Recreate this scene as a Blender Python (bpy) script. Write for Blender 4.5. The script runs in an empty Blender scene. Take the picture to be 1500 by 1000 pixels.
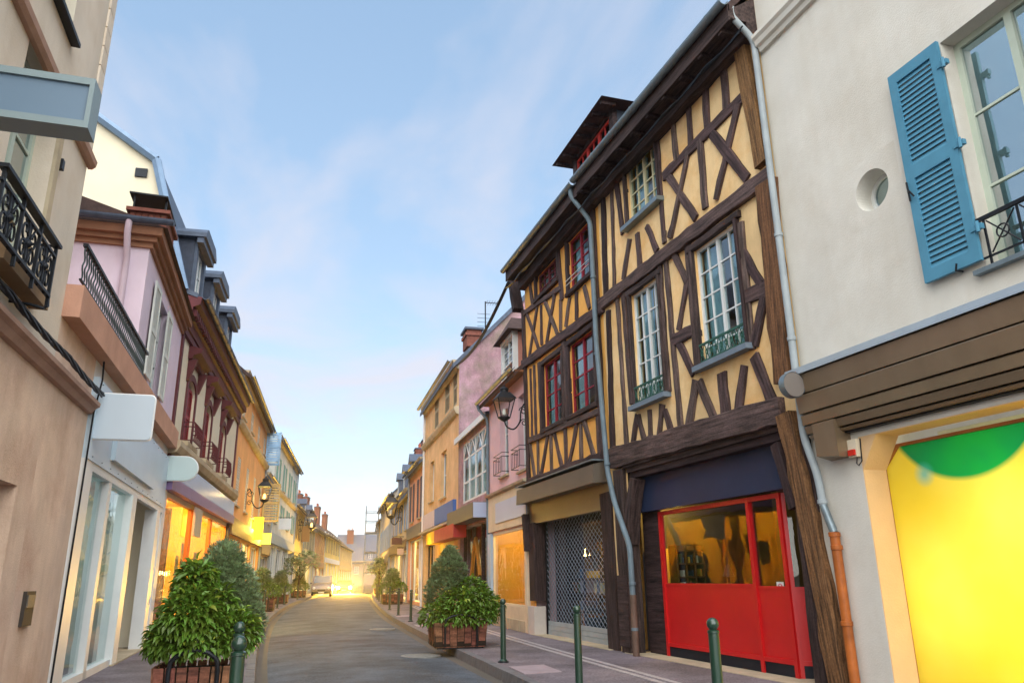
import bpy, bmesh, math, random
from mathutils import Vector, Matrix
random.seed(11)
RAD = math.radians
SC = bpy.context.scene
COL = SC.collection

# ------------------------------------------------------------------ camera, world, sun, exposure
FPX, PITCH, YAW, ROLL, CAMH = 1120.2, RAD(17.078), RAD(19.113), RAD(-0.759), 1.55
_fw = Vector((math.sin(YAW)*math.cos(PITCH), math.cos(YAW)*math.cos(PITCH), math.sin(PITCH)))
_r0 = Vector((math.cos(YAW), -math.sin(YAW), 0)); _u0 = _r0.cross(_fw)
_rt = _r0*math.cos(ROLL) + _u0*math.sin(ROLL); _up = _u0*math.cos(ROLL) - _r0*math.sin(ROLL)
CAM = Vector((0, 0, CAMH))
cam_d = bpy.data.cameras.new('camera'); cam = bpy.data.objects.new('camera', cam_d); COL.objects.link(cam)
cam_d.sensor_width = 36; cam_d.lens = 36*FPX/1500; cam_d.clip_end = 3000; cam_d.clip_start = 0.05
m = Matrix((_rt, _up, -_fw)).transposed().to_4x4(); m.translation = CAM
cam.matrix_world = m; SC.camera = cam

SUN_EL, SUN_AZ = RAD(44), RAD(194)        # azimuth clockwise from +Y: behind the camera, a little to the left
w = bpy.data.worlds.new('World'); SC.world = w; w.use_nodes = True
nt = w.node_tree; nt.nodes.clear()
def nd(t, **k):
    n = nt.nodes.new(t)
    for a, b in k.items(): setattr(n, a, b)
    return n
sky = nd('ShaderNodeTexSky', sky_type='NISHITA', sun_disc=False, sun_elevation=SUN_EL, sun_rotation=SUN_AZ,
         altitude=100, air_density=1.0, dust_density=0.0, ozone_density=3.0)
tc = nd('ShaderNodeTexCoord'); sep = nd('ShaderNodeSeparateXYZ')
nt.links.new(tc.outputs['Generated'], sep.inputs[0])
# clouds live on a flat layer high above: direction divided by its height
zc = nd('ShaderNodeMath', operation='MAXIMUM'); zc.inputs[1].default_value = 0.06
nt.links.new(sep.outputs['Z'], zc.inputs[0])
dv = nd('ShaderNodeVectorMath', operation='DIVIDE'); cb = nd('ShaderNodeCombineXYZ')
for i in range(3): nt.links.new(zc.outputs[0], cb.inputs[i])
nt.links.new(tc.outputs['Generated'], dv.inputs[0]); nt.links.new(cb.outputs[0], dv.inputs[1])
mp = nd('ShaderNodeMapping'); mp.inputs['Scale'].default_value = (0.9, 0.45, 1); mp.inputs['Location'].default_value = (3.1, 0.7, 0)
mp.inputs['Rotation'].default_value = (0, 0, RAD(28))
nt.links.new(dv.outputs[0], mp.inputs[0])
cn = nd('ShaderNodeTexNoise'); cn.inputs['Scale'].default_value = 1.5; cn.inputs['Detail'].default_value = 9; cn.inputs['Roughness'].default_value = 0.55
cn.inputs['Distortion'].default_value = 0.35
nt.links.new(mp.outputs[0], cn.inputs['Vector'])
cr = nd('ShaderNodeValToRGB'); cr.color_ramp.elements[0].position = 0.46; cr.color_ramp.elements[1].position = 0.70
nt.links.new(cn.outputs['Fac'], cr.inputs[0])
cm = nd('ShaderNodeMath', operation='MULTIPLY'); cm.inputs[1].default_value = 0.8
nt.links.new(cr.outputs[0], cm.inputs[0])
mx = nd('ShaderNodeMix', data_type='RGBA'); nt.links.new(cm.outputs[0], mx.inputs['Factor'])
mx.inputs['B'].default_value = (1.6, 1.56, 1.72, 1)
hs = nd('ShaderNodeHueSaturation'); hs.inputs['Saturation'].default_value = 1.18; hs.inputs['Hue'].default_value = 0.503; hs.inputs['Value'].default_value = 1.0
nt.links.new(sky.outputs[0], hs.inputs['Color'])
gm = nd('ShaderNodeGamma'); gm.inputs[1].default_value = 0.45      # the even, softly lit dusk sky of the photograph
nt.links.new(hs.outputs[0], gm.inputs[0]); nt.links.new(gm.outputs[0], mx.inputs['A'])
bg = nd('ShaderNodeBackground'); bg.inputs['Strength'].default_value = 0.116
nt.links.new(mx.outputs['Result'], bg.inputs['Color'])
wo = nd('ShaderNodeOutputWorld'); nt.links.new(bg.outputs[0], wo.inputs[0])

sd = bpy.data.lights.new('sun', 'SUN'); sd.energy = 1.5; sd.angle = RAD(100); sd.color = (1.0, 0.96, 0.89)
so = bpy.data.objects.new('sun', sd); COL.objects.link(so)
sdir = Vector((math.sin(SUN_AZ)*math.cos(SUN_EL), math.cos(SUN_AZ)*math.cos(SUN_EL), math.sin(SUN_EL)))
so.rotation_euler = sdir.to_track_quat('Z', 'Y').to_euler(); so.location = (0, -10, 30)

vs = SC.view_settings; vs.view_transform = 'Standard'; vs.look = 'None'; vs.gamma = 1; vs.use_curve_mapping = False
vs.exposure = 2.2
cy = SC.cycles; cy.max_bounces = 7; cy.diffuse_bounces = 4; cy.glossy_bounces = 3; cy.transmission_bounces = 4; cy.transparent_max_bounces = 10
cy.use_denoising = True; cy.sample_clamp_indirect = 6; cy.caustics_reflective = False; cy.caustics_refractive = False

def ray(px, py):                                  # direction through a pixel of the 1500x1000 photograph
    return _rt*(px-750) - _up*(py-500) + _fw*FPX
def ground(px, py, z=0.0):
    d = ray(px, py); return CAM + d*((z-CAMH)/d.z)

# ------------------------------------------------------------------ materials
def lin(c):
    if isinstance(c, str):
        c = [int(c[i:i+2], 16)/255 for i in (0, 2, 4)]
        c = [x/12.92 if x <= 0.04045 else ((x+0.055)/1.055)**2.4 for x in c]
    return tuple(c)
MATS = {}
def _base(name):
    m = bpy.data.materials.new(name); m.use_nodes = True; t = m.node_tree; t.nodes.clear()
    o = t.nodes.new('ShaderNodeOutputMaterial'); return m, t, o
def mk(name, col, rough=0.8, var=0.18, scale=2.2, bump=0.15, bscale=35, metal=0.0, spec=0.3, stain=None, stain_amt=0.0, stretch=(1, 1, 1),
       island=0.0, coat=0.0, streak=0.0, speck=0.0):
    if name in MATS: return MATS[name]
    m, t, o = _base(name); L = t.links.new; N = t.nodes.new
    p = N('ShaderNodeBsdfPrincipled'); L(p.outputs[0], o.inputs[0])
    p.inputs['Roughness'].default_value = rough; p.inputs['Metallic'].default_value = metal
    p.inputs['Specular IOR Level'].default_value = spec; p.inputs['Coat Weight'].default_value = coat
    c = lin(col)
    tcn = N('ShaderNodeTexCoord'); oi = N('ShaderNodeObjectInfo')
    ad = N('ShaderNodeVectorMath'); ad.operation = 'MULTIPLY_ADD'
    sc3 = N('ShaderNodeCombineXYZ')
    for i in range(3): L(oi.outputs['Random'], sc3.inputs[i])
    mpn = N('ShaderNodeMapping'); mpn.inputs['Scale'].default_value = stretch
    L(sc3.outputs[0], ad.inputs[0]); ad.inputs[1].default_value = (13, 7, 17); L(tcn.outputs['Object'], ad.inputs[2])
    L(ad.outputs[0], mpn.inputs[0])
    n1 = N('ShaderNodeTexNoise'); n1.inputs['Scale'].default_value = scale; n1.inputs['Detail'].default_value = 8; n1.inputs['Roughness'].default_value = 0.62
    L(mpn.outputs[0], n1.inputs['Vector'])
    rp = N('ShaderNodeValToRGB'); rp.color_ramp.elements[0].position = 0.3; rp.color_ramp.elements[1].position = 0.7
    rp.color_ramp.elements[0].color = (*[x*(1-var) for x in c], 1); rp.color_ramp.elements[1].color = (*[min(1, x*(1+var*0.7)) for x in c], 1)
    L(n1.outputs['Fac'], rp.inputs[0]); out = rp.outputs[0]
    if stain:
        n2 = N('ShaderNodeTexNoise'); n2.inputs['Scale'].default_value = 0.7; n2.inputs['Detail'].default_value = 9; n2.inputs['Roughness'].default_value = 0.7
        L(mpn.outputs[0], n2.inputs['Vector'])
        r2 = N('ShaderNodeValToRGB'); r2.color_ramp.elements[0].position = 0.46; r2.color_ramp.elements[1].position = 0.72
        r2.color_ramp.elements[1].color = (stain_amt, stain_amt, stain_amt, 1); L(n2.outputs['Fac'], r2.inputs[0])
        mxn = N('ShaderNodeMix'); mxn.data_type = 'RGBA'; L(r2.outputs[0], mxn.inputs['Factor']); L(out, mxn.inputs['A'])
        mxn.inputs['B'].default_value = (*lin(stain), 1); out = mxn.outputs['Result']
    def mul_noise(out, stretch_, sc_, lo_, a_, b_, det=6):
        mp2 = N('ShaderNodeMapping'); mp2.inputs['Scale'].default_value = stretch_; L(ad.outputs[0], mp2.inputs[0])
        n4 = N('ShaderNodeTexNoise'); n4.inputs['Scale'].default_value = sc_; n4.inputs['Detail'].default_value = det; n4.inputs['Roughness'].default_value = .65; L(mp2.outputs[0], n4.inputs['Vector'])
        r4 = N('ShaderNodeValToRGB'); r4.color_ramp.elements[0].position = a_; r4.color_ramp.elements[1].position = b_
        r4.color_ramp.elements[0].color = (lo_, lo_*.98, lo_*.95, 1); r4.color_ramp.elements[1].color = (1, 1, 1, 1); L(n4.outputs['Fac'], r4.inputs[0])
        mm = N('ShaderNodeMix'); mm.data_type = 'RGBA'; mm.blend_type = 'MULTIPLY'; mm.inputs['Factor'].default_value = 1
        L(out, mm.inputs['A']); L(r4.outputs[0], mm.inputs['B']); return mm.outputs['Result']
    if streak: out = mul_noise(out, (2.2, 2.2, .3), 1.0, 1-streak, .30, .58)
    if speck: out = mul_noise(out, (1, 1, 1), 32, 1-speck, .35, .62, 3); out = mul_noise(out, (.5, .5, .5), 1.0, 1-speck*.8, .40, .56, 9)
    if island:
        g = N('ShaderNodeNewGeometry'); h = N('ShaderNodeHueSaturation')
        mr = N('ShaderNodeMapRange'); mr.inputs['To Min'].default_value = 1-island; mr.inputs['To Max'].default_value = 1+island
        sm = N('ShaderNodeMath'); sm.operation = 'ADD'; L(g.outputs['Random Per Island'], sm.inputs[0]); L(oi.outputs['Random'], sm.inputs[1])
        fr = N('ShaderNodeMath'); fr.operation = 'FRACT'; L(sm.outputs[0], fr.inputs[0])
        L(fr.outputs[0], mr.inputs['Value']); L(mr.outputs[0], h.inputs['Value'])
        mr2 = N('ShaderNodeMapRange'); mr2.inputs['To Min'].default_value = 0.5-0.03*(island > 0.3); mr2.inputs['To Max'].default_value = 0.5+0.015*(island > 0.3)
        L(fr.outputs[0], mr2.inputs['Value']); L(mr2.outputs[0], h.inputs['Hue'])
        L(out, h.inputs['Color']); out = h.outputs[0]
    L(out, p.inputs['Base Color'])
    if bump:
        n3 = N('ShaderNodeTexNoise'); n3.inputs['Scale'].default_value = bscale; n3.inputs['Detail'].default_value = 6; n3.inputs['Roughness'].default_value = 0.6
        L(mpn.outputs[0], n3.inputs['Vector'])
        b = N('ShaderNodeBump'); b.inputs['Strength'].default_value = bump; b.inputs['Distance'].default_value = 0.02
        L(n3.outputs['Fac'], b.inputs['Height']); L(b.outputs[0], p.inputs['Normal'])
    MATS[name] = m; return m
def wood(name, c1, c2, rough=0.75, bump=0.6, grain=18.0):
    if name in MATS: return MATS[name]
    return mk(name, [(a+b)/2 for a, b in zip(lin(c1), lin(c2))], rough, 0.85, 1.0, bump, 1.8, stretch=(1.6, grain, grain), island=0.34, speck=.3)
def emit(name, col, strength):
    if name in MATS: return MATS[name]
    m, t, o = _base(name); e = t.nodes.new('ShaderNodeEmission'); e.inputs[0].default_value = (*lin(col), 1); e.inputs[1].default_value = strength
    t.links.new(e.outputs[0], o.inputs[0]); MATS[name] = m; return m
def glass(name, tint=(0.8, 0.88, 0.9), ior=1.9, rough=0.02, floor=0.12):
    if name in MATS: return MATS[name]
    m, t, o = _base(name); L = t.links.new; N = t.nodes.new
    tr = N('ShaderNodeBsdfTransparent'); tr.inputs[0].default_value = (*tint, 1)
    gl = N('ShaderNodeBsdfGlossy'); gl.inputs['Roughness'].default_value = rough; gl.inputs['Color'].default_value = (0.95, 0.98, 1, 1)
    fr = N('ShaderNodeFresnel'); fr.inputs['IOR'].default_value = ior
    tcn = N('ShaderNodeTexCoord'); n3 = N('ShaderNodeTexNoise'); n3.inputs['Scale'].default_value = 2.5; n3.inputs['Detail'].default_value = 1
    oi = N('ShaderNodeObjectInfo'); ad = N('ShaderNodeVectorMath'); ad.operation = 'ADD'; L(tcn.outputs['Object'], ad.inputs[0]); L(oi.outputs['Random'], ad.inputs[1])
    L(ad.outputs[0], n3.inputs['Vector'])
    b = N('ShaderNodeBump'); b.inputs['Strength'].default_value = 0.12; b.inputs['Distance'].default_value = 0.02; L(n3.outputs['Fac'], b.inputs['Height'])
    L(b.outputs[0], gl.inputs['Normal']); L(b.outputs[0], fr.inputs['Normal'])
    mx_ = N('ShaderNodeMath'); mx_.operation = 'MAXIMUM'; mx_.inputs[1].default_value = floor; L(fr.outputs[0], mx_.inputs[0])
    ge = N('ShaderNodeNewGeometry'); iv = N('ShaderNodeMath'); iv.operation = 'SUBTRACT'; iv.inputs[0].default_value = 1; L(ge.outputs['Backfacing'], iv.inputs[1])
    mr = N('ShaderNodeMath'); mr.operation = 'MULTIPLY'; L(mx_.outputs[0], mr.inputs[0]); L(iv.outputs[0], mr.inputs[1])
    ms = N('ShaderNodeMixShader'); L(mr.outputs[0], ms.inputs[0]); L(tr.outputs[0], ms.inputs[1]); L(gl.outputs[0], ms.inputs[2]); L(ms.outputs[0], o.inputs[0])
    MATS[name] = m; return m

# ------------------------------------------------------------------ mesh builder
class MB:
    def __init__(s, o=1): s.v = []; s.f = []; s.o = o
    def add(s, vs, fs):
        n = len(s.v); o = s.o
        s.v += [(x, y*o, z) for x, y, z in vs]
        s.f += [tuple(n+i for i in (f if o > 0 else reversed(f))) for f in fs]; return s
    def box(s, x0, x1, y0, y1, z0, z1):
        if x0 > x1: x0, x1 = x1, x0
        if y0 > y1: y0, y1 = y1, y0
        if z0 > z1: z0, z1 = z1, z0
        return s.add([(x0,y0,z0),(x1,y0,z0),(x1,y1,z0),(x0,y1,z0),(x0,y0,z1),(x1,y0,z1),(x1,y1,z1),(x0,y1,z1)],
              [(0,3,2,1),(4,5,6,7),(0,1,5,4),(1,2,6,5),(2,3,7,6),(3,0,4,7)])
    def hexa(s, p): return s.add(p, [(0,3,2,1),(4,5,6,7),(0,1,5,4),(1,2,6,5),(2,3,7,6),(3,0,4,7)])
    def quad(s, *p): return s.add(p, [tuple(range(len(p)))])
    def extr(s, poly, axis, a, b):
        """polygon in the two other axes, extruded along axis"""
        def mkp(p, t):
            if axis == 'x': return (t, p[0], p[1])
            if axis == 'y': return (p[0], t, p[1])
            return (p[0], p[1], t)
        n = len(poly); vs = [mkp(p, a) for p in poly]+[mkp(p, b) for p in poly]
        return s.add(vs, [tuple(range(n-1, -1, -1)), tuple(range(n, 2*n))]+[(i, (i+1) % n, n+(i+1) % n, n+i) for i in range(n)])
    def tube(s, path, r, n=8, r1=None, cap=True):
        P = [Vector(p) for p in path]; rings = []; k = len(P)
        ref = Vector((0, 0, 1)); u = None
        for i, p in enumerate(P):
            t = (P[min(i+1, k-1)]-P[max(i-1, 0)]).normalized()
            if u is None:
                u = t.cross(ref)
                if u.length < 0.05: u = t.cross(Vector((1, 0, 0)))
            else: u = u - t*u.dot(t)
            u.normalize(); b = t.cross(u)
            rr = r if r1 is None else r+(r1-r)*i/(k-1)
            rings.append([p+(u*math.cos(6.28319*j/n)+b*math.sin(6.28319*j/n))*rr for j in range(n)])
        vs = [tuple(q) for rg in rings for q in rg]
        fs = [(i*n+j, i*n+(j+1) % n, (i+1)*n+(j+1) % n, (i+1)*n+j) for i in range(k-1) for j in range(n)]
        if cap: fs += [tuple(range(n-1, -1, -1)), tuple(range((k-1)*n, k*n))]
        return s.add(vs, fs)
    def lathe(s, prof, n=16, c=(0, 0, 0)):
        vs = [(c[0]+r*math.cos(6.28319*j/n), c[1]+r*math.sin(6.28319*j/n), c[2]+z) for r, z in prof for j in range(n)]
        k = len(prof)
        fs = [(i*n+j, i*n+(j+1) % n, (i+1)*n+(j+1) % n, (i+1)*n+j) for i in range(k-1) for j in range(n)]
        fs += [tuple(range(n-1, -1, -1)), tuple(range((k-1)*n, k*n))]
        return s.add(vs, fs)
    def mesh(s, name, mat, smooth=False):
        me = bpy.data.meshes.new(name); me.from_pydata(s.v, [], s.f); me.materials.append(mat)
        if smooth:
            me.polygons.foreach_set('use_smooth', [True]*len(me.polygons))
            try: me.set_sharp_from_angle(angle=RAD(40))
            except Exception: pass
        return me
def link(name, data, parent=None, loc=None, rot=None):
    o = bpy.data.objects.new(name, data); COL.objects.link(o)
    if parent: o.parent = parent
    if loc: o.location = loc
    if rot: o.rotation_euler = rot
    return o
def part(name, mb, mat, parent=None, smooth=False, loc=None, rot=None, kind=None):
    o = link(name, mb.mesh(name, mat, smooth), parent, loc, rot)
    if kind: o['kind'] = kind
    return o
def tag(o, label, cat, group=None, kind=None):
    o['label'] = label; o['category'] = cat
    if group: o['group'] = group
    if kind: o['kind'] = kind
    return o
def thing(name, label, cat, loc=(0, 0, 0), rz=0, group=None):
    o = link(name, None, None, loc, (0, 0, rz)); o.empty_display_size = 0.3
    return tag(o, label, cat, group)
def copy_tree(o, parent=None):
    c = o.copy(); COL.objects.link(c)
    if parent: c.parent = parent
    for ch in o.children: copy_tree(ch, c)
    return c

# ------------------------------------------------------------------ facade frames
class Frame:
    """a street front: u runs along it away from the camera, d outwards to the street, v up"""
    def __init__(s, side, x, y, deg):
        s.side = side; s.o = 1 if side == 'R' else -1; s.a = RAD(deg)
        s.p0 = Vector((x, y, 0)); s.t = Vector((math.sin(s.a), math.cos(s.a), 0))
        s.n = Vector((-math.cos(s.a), math.sin(s.a), 0))*s.o
        s.rz = math.pi/2 - s.a
    def uv(s, px, py, d=0.0):
        r = ray(px, py); q = s.p0+s.n*d
        p = CAM + r*((q-CAM).dot(s.n)/r.dot(s.n)); return (p-s.p0).dot(s.t), p.z
    def du(s, px, py, u):
        """where a ray meets the plane across the street at u: outward offset and height"""
        r = ray(px, py); q = s.p0+s.t*u
        p = CAM + r*((q-CAM).dot(s.t)/r.dot(s.t)); return (p-s.p0).dot(s.n), p.z
    def P(s, u, d, v): return s.p0+s.t*u+s.n*d+Vector((0, 0, v))
    def end(s, L): return (s.p0+s.t*L)
    def rect(s, tl, tr, bl, br, d=0.0):
        a, b, c, e = [s.uv(*p, d) for p in (tl, tr, bl, br)]
        ul, ur = (a[0]+c[0])/2, (b[0]+e[0])/2
        return min(ul, ur), max(ul, ur), (c[1]+e[1])/2, (a[1]+b[1])/2
    def box(s, pts, d=0.0):
        q = [s.uv(*p, d) for p in pts]; us = [p[0] for p in q]; vs_ = [p[1] for p in q]
        return min(us), max(us), min(vs_), max(vs_)
class House:
    def __init__(s, name, label, fr, cat='house', group=None):
        s.fr = fr; s.o = fr.o; s.root = thing(name, label, cat, fr.p0, fr.rz, group)
    def mb(s): return MB(s.o)
    def part(s, name, mb, mat, parent=None, smooth=False, kind=None): return part(name, mb, mat, parent or s.root, smooth, kind=kind)
    def box(s, name, u0, u1, d0, d1, v0, v1, mat, parent=None): return s.part(name, s.mb().box(u0, u1, d0, d1, v0, v1), mat, parent)

def wall(h, u0, u1, v1, opens, mat, depth=9.0, rec=0.22, v0=0.0, gable=None, name='wall', back=True, ends=True, d=0.0, ridge=None):
    """street wall with real openings and reveals, side walls (with gable peak) and back wall"""
    b = h.mb(); us = sorted({u0, u1, *[x for o in opens for x in o[:2]]}); vs_ = sorted({v0, v1, *[x for o in opens for x in o[2:4]]})
    us = [x for x in us if u0 <= x <= u1]; vs_ = [x for x in vs_ if v0 <= x <= v1]
    for i in range(len(us)-1):
        for j in range(len(vs_)-1):
            a, c = (us[i]+us[i+1])/2, (vs_[j]+vs_[j+1])/2
            if any(o[0] < a < o[1] and o[2] < c < o[3] for o in opens): continue
            b.quad((us[i], d, vs_[j]), (us[i], d, vs_[j+1]), (us[i+1], d, vs_[j+1]), (us[i+1], d, vs_[j]))
    for o in opens:
        a0, a1, c0, c1 = max(o[0], u0), min(o[1], u1), max(o[2], v0), min(o[3], v1); r = o[4] if len(o) > 4 else rec
        b.quad((a0, d, c0), (a0, d-r, c0), (a0, d-r, c1), (a0, d, c1)); b.quad((a1, d, c0), (a1, d, c1), (a1, d-r, c1), (a1, d-r, c0))
        b.quad((a0, d, c1), (a0, d-r, c1), (a1, d-r, c1), (a1, d, c1)); b.quad((a0, d, c0), (a1, d, c0), (a1, d-r, c0), (a0, d-r, c0))
    D = d-depth
    if ends:
        for u in (u0, u1):
            if gable: b.quad((u, d, v0), (u, d, v1), *[(u, d-x, z) for x, z in gable], (u, D, v1), (u, D, v0))
            else: b.quad((u, d, v0), (u, d, v1), (u, D, v1), (u, D, v0))
    if back: b.quad((u0, D, v0), (u1, D, v0), (u1, D, v1), (u0, D, v1))
    return h.part(name, b, mat)
def roof(h, u0, u1, v1, depth, pitch, mat, over=0.4, th=0.14, side=0.15, name='roof', d=0.0):
    half = depth/2; rise = half*math.tan(RAD(pitch)); e = over*math.tan(RAD(pitch)); b = h.mb()
    prof = [(d+over, v1-e), (d-half, v1+rise), (d-depth-over, v1-e), (d-depth-over, v1-e-th), (d-half, v1+rise-th*1.4), (d+over, v1-e-th)]
    b.extr([(p[0], p[1]) for p in prof], 'x', u0-side, u1+side)
    return h.part(name, b, mat)
def gutter(h, u0, u1, d, v, mat, r=0.075, name='gutter', brackets=True):
    b = h.mb(); n = 7; pr = [(d+r*math.cos(math.pi+math.pi*i/n), v+r*math.sin(math.pi+math.pi*i/n)) for i in range(n+1)]
    pr2 = [(d+(r-.012)*math.cos(math.pi+math.pi*i/n), v+(r-.012)*math.sin(math.pi+math.pi*i/n)) for i in range(n, -1, -1)]
    b.extr(pr+pr2, 'x', u0, u1)
    k = int((u1-u0)/0.9) if brackets else 0
    for i in range(k): 
        x = u0+0.4+i*0.9
        b.extr([(d+(r+.008)*math.cos(math.pi+math.pi*j/n), v+(r+.008)*math.sin(math.pi+math.pi*j/n)) for j in range(n+1)]+[(d+r, v+.012), (d-r, v+.012)], 'x', x, x+0.025)
    return h.part(name, b, mat)
def timber(h, p, q, w, mat, d0=0.0, d1=0.045, jit=0.017, w1=None, name='timber', parent=None, bow=0.0):
    """one squared, slightly crooked oak piece from p to q (u, v) on the street front"""
    (ua, va), (ub, vb) = p, q; L = math.hypot(ub-ua, vb-va); th = math.atan2(vb-va, ub-ua); w1 = w1 or w
    n = max(3, int(L/0.28)); b = MB(1); lo, hi = (d0, d1) if h.o > 0 else (-d1, -d0); ring = []
    for i in range(n+1):
        f = i/n; x = -L/2+L*f; ww = (w+(w1-w)*f)/2; bo = bow*math.sin(math.pi*f)
        e0, e1 = -ww+bo+random.uniform(-jit, jit), ww+bo+random.uniform(-jit, jit); dd = random.uniform(-.006, .006)
        if h.o > 0: ring.append([(x, lo, e0), (x, hi+dd-.008, e0), (x, hi+dd, e0+.012), (x, hi+dd, e1-.012), (x, hi+dd-.008, e1), (x, lo, e1)])
        else: ring.append([(x, hi, e0), (x, lo+dd+.008, e0), (x, lo+dd, e0+.012), (x, lo+dd, e1-.012), (x, lo+dd+.008, e1), (x, hi, e1)])
    vs_ = [v for r in ring for v in r]; fs = [(i*6+j, i*6+(j+1) % 6, i*6+6+(j+1) % 6, i*6+6+j) for i in range(n) for j in range(6)]
    fs += [tuple(range(6)), tuple(range(n*6+5, n*6-1, -1))]
    b.add(vs_, fs)
    return part(name, b, mat, parent or h.root, loc=((ua+ub)/2, 0, (va+vb)/2), rot=(0, -th, 0))
def window(h, u0, u1, v0, v1, fmat, gmat, cols=2, rows=3, d=-0.12, fw=0.055, mw=0.028, casements=2, curtain=None, cfrac=1.0, dep=0.06, name='window', parent=None,
           vpos=None, panes=True, cur_side=0):
    """a frame with its glazing bars, every pane its own sub-part"""
    b = h.mb(); b.box(u0, u1, d-dep, d, v0, v0+fw); b.box(u0, u1, d-dep, d, v1-fw, v1); b.box(u0, u0+fw, d-dep, d, v0+fw, v1-fw); b.box(u1-fw, u1, d-dep, d, v0+fw, v1-fw)
    a0, a1, c0, c1 = u0+fw, u1-fw, v0+fw, v1-fw; bays = []; cw = fw*1.1
    if casements > 1:
        tot = (a1-a0-cw*(casements-1))/casements
        for k in range(casements):
            s = a0+k*(tot+cw); bays.append((s, s+tot))
            if k: b.box(s-cw, s, d-dep+.004, d+.012, c0, c1)
    else: bays = [(a0, a1)]
    vp = [c0+(c1-c0)*x for x in vpos] if vpos else [c0+(c1-c0)*i/rows for i in range(rows+1)]
    pl = []
    for (s0, s1) in bays:
        w_ = (s1-s0)/cols
        for i in range(1, cols): b.box(s0+i*w_-mw/2, s0+i*w_+mw/2, d-dep*.75, d-.006, c0, c1)
        for z in vp[1:-1]: b.box(s0, s1, d-dep*.7, d-.009, z-mw/2, z+mw/2)
        for i in range(cols):
            for j in range(len(vp)-1): pl.append((s0+i*w_, s0+(i+1)*w_, vp[j], vp[j+1]))
    f = h.part(name, b, fmat, parent)
    cache = {}
    for (x0, x1, z0, z1) in pl:
        k = (round(x1-x0, 3), round(z1-z0, 3))
        if k not in cache: cache[k] = MB(1).box(-k[0]/2, k[0]/2, -.003, .003, -k[1]/2, k[1]/2).mesh('pane', gmat)
        o = link('pane', cache[k], f, ((x0+x1)/2, h.o*(d-dep*.55), (z0+z1)/2), (RAD(random.uniform(-.5, .5)), 0, RAD(random.uniform(-.6, .6))))
    if curtain:
        n = 28; cb_ = h.mb(); vs_ = []
        rng = [(u0, u0+(u1-u0)*cfrac/2), (u1-(u1-u0)*cfrac/2, u1)] if cfrac < 1 else [(u0, u1)]
        for (x0, x1) in rng:
            pts = [(x0+(x1-x0)*i/n, d-.16-.025*math.sin(i*1.9+x0*9)-.01*math.sin(i*.7)) for i in range(n+1)]
            cb_.add([(x, y, v0+.02) for x, y in pts]+[(x, y, v1-.02) for x, y in pts], [(i, i+1, n+2+i, n+1+i) for i in range(n)])
        h.part('curtain', cb_, curtain, f, True)
    return f
def sill(h, u0, u1, v, mat, out=0.1, th=0.06, name='sill', d=-0.15, parent=None):
    b = h.mb(); b.add([(u0,d,v-th),(u1,d,v-th),(u1,out,v-th-.012),(u0,out,v-th-.012),(u0,d,v+.01),(u1,d,v+.01),(u1,out,v-.012),(u0,out,v-.012)],
        [(0,3,2,1),(4,5,6,7),(0,1,5,4),(1,2,6,5),(2,3,7,6),(3,0,4,7)])
    return h.part(name, b, mat, parent)
def shutter(h, u0, u1, v0, v1, d, mat, slats=14, panels=2, th=0.035, st=0.07, solo=True, parent=None, name='shutter', tilt=38):
    b = h.mb(); b.box(u0, u0+st, d, d+th, v0, v1); b.box(u1-st, u1, d, d+th, v0, v1)
    rails = [v0+(v1-v0)*i/panels for i in range(panels+1)]; hl = st*1.25
    zz = []
    for i, z in enumerate(rails):
        z0, z1 = (z, z+hl) if i == 0 else (z-hl, z) if i == panels else (z-hl*.6, z+hl*.6)
        b.box(u0+st, u1-st, d, d+th, z0, z1); zz.append((z0, z1))
    me = None; lst = []; W = u1-u0-2*st
    for i in range(panels):
        a, c = zz[i][1], zz[i+1][0]; step = (c-a)/slats
        for k in range(slats): lst.append((a+step*(k+.5), step))
    ca, sa = math.cos(RAD(tilt)), math.sin(RAD(tilt)); hw = lst[0][1]*.62; t2 = .006
    sec = [(-hw*sa*.5-t2*ca, hw*ca-t2*sa*0), (-hw*sa*.5+t2*ca, hw*ca), (hw*sa*.5+t2*ca, -hw*ca), (hw*sa*.5-t2*ca, -hw*ca)]
    if solo:
        f = h.part(name, b, mat, parent); sm = MB(h.o).extr(sec, 'x', -W/2, W/2).mesh('slat', mat)
        for z, s in lst: link('slat', sm, f, ((u0+u1)/2, h.o*(d+th*.45), z))
    else:
        for z, s in lst: b.extr([(p[0]+d+th*.45, p[1]+z) for p in sec], 'x', u0+st, u1-st)
        f = h.part(name, b, mat, parent)
    return f
def pipe(h, pts, r, mat, name='downpipe', n=10, bands=(), parent=None):
    """rounded path through (u, d, v) points"""
    P = [Vector(p) for p in pts]; out = [P[0]]
    for i in range(1, len(P)-1):
        a = (P[i-1]-P[i]); c = (P[i+1]-P[i]); k = min(.16, a.length*.45, c.length*.45); a.normalize(); c.normalize()
        A, C_ = P[i]+a*k, P[i]+c*k
        for t in (0, .25, .5, .75, 1): out.append(A*(1-t)**2+P[i]*2*t*(1-t)+C_*t*t)
    out.append(P[-1]); b = h.mb().tube(out, r, n)
    for (u, d, v) in bands: b.lathe([(r, -.03), (r+.012, -.025), (r+.012, .025), (r, .03)], n, (u, d, v))
    return h.part(name, b, mat, parent, True)
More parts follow.
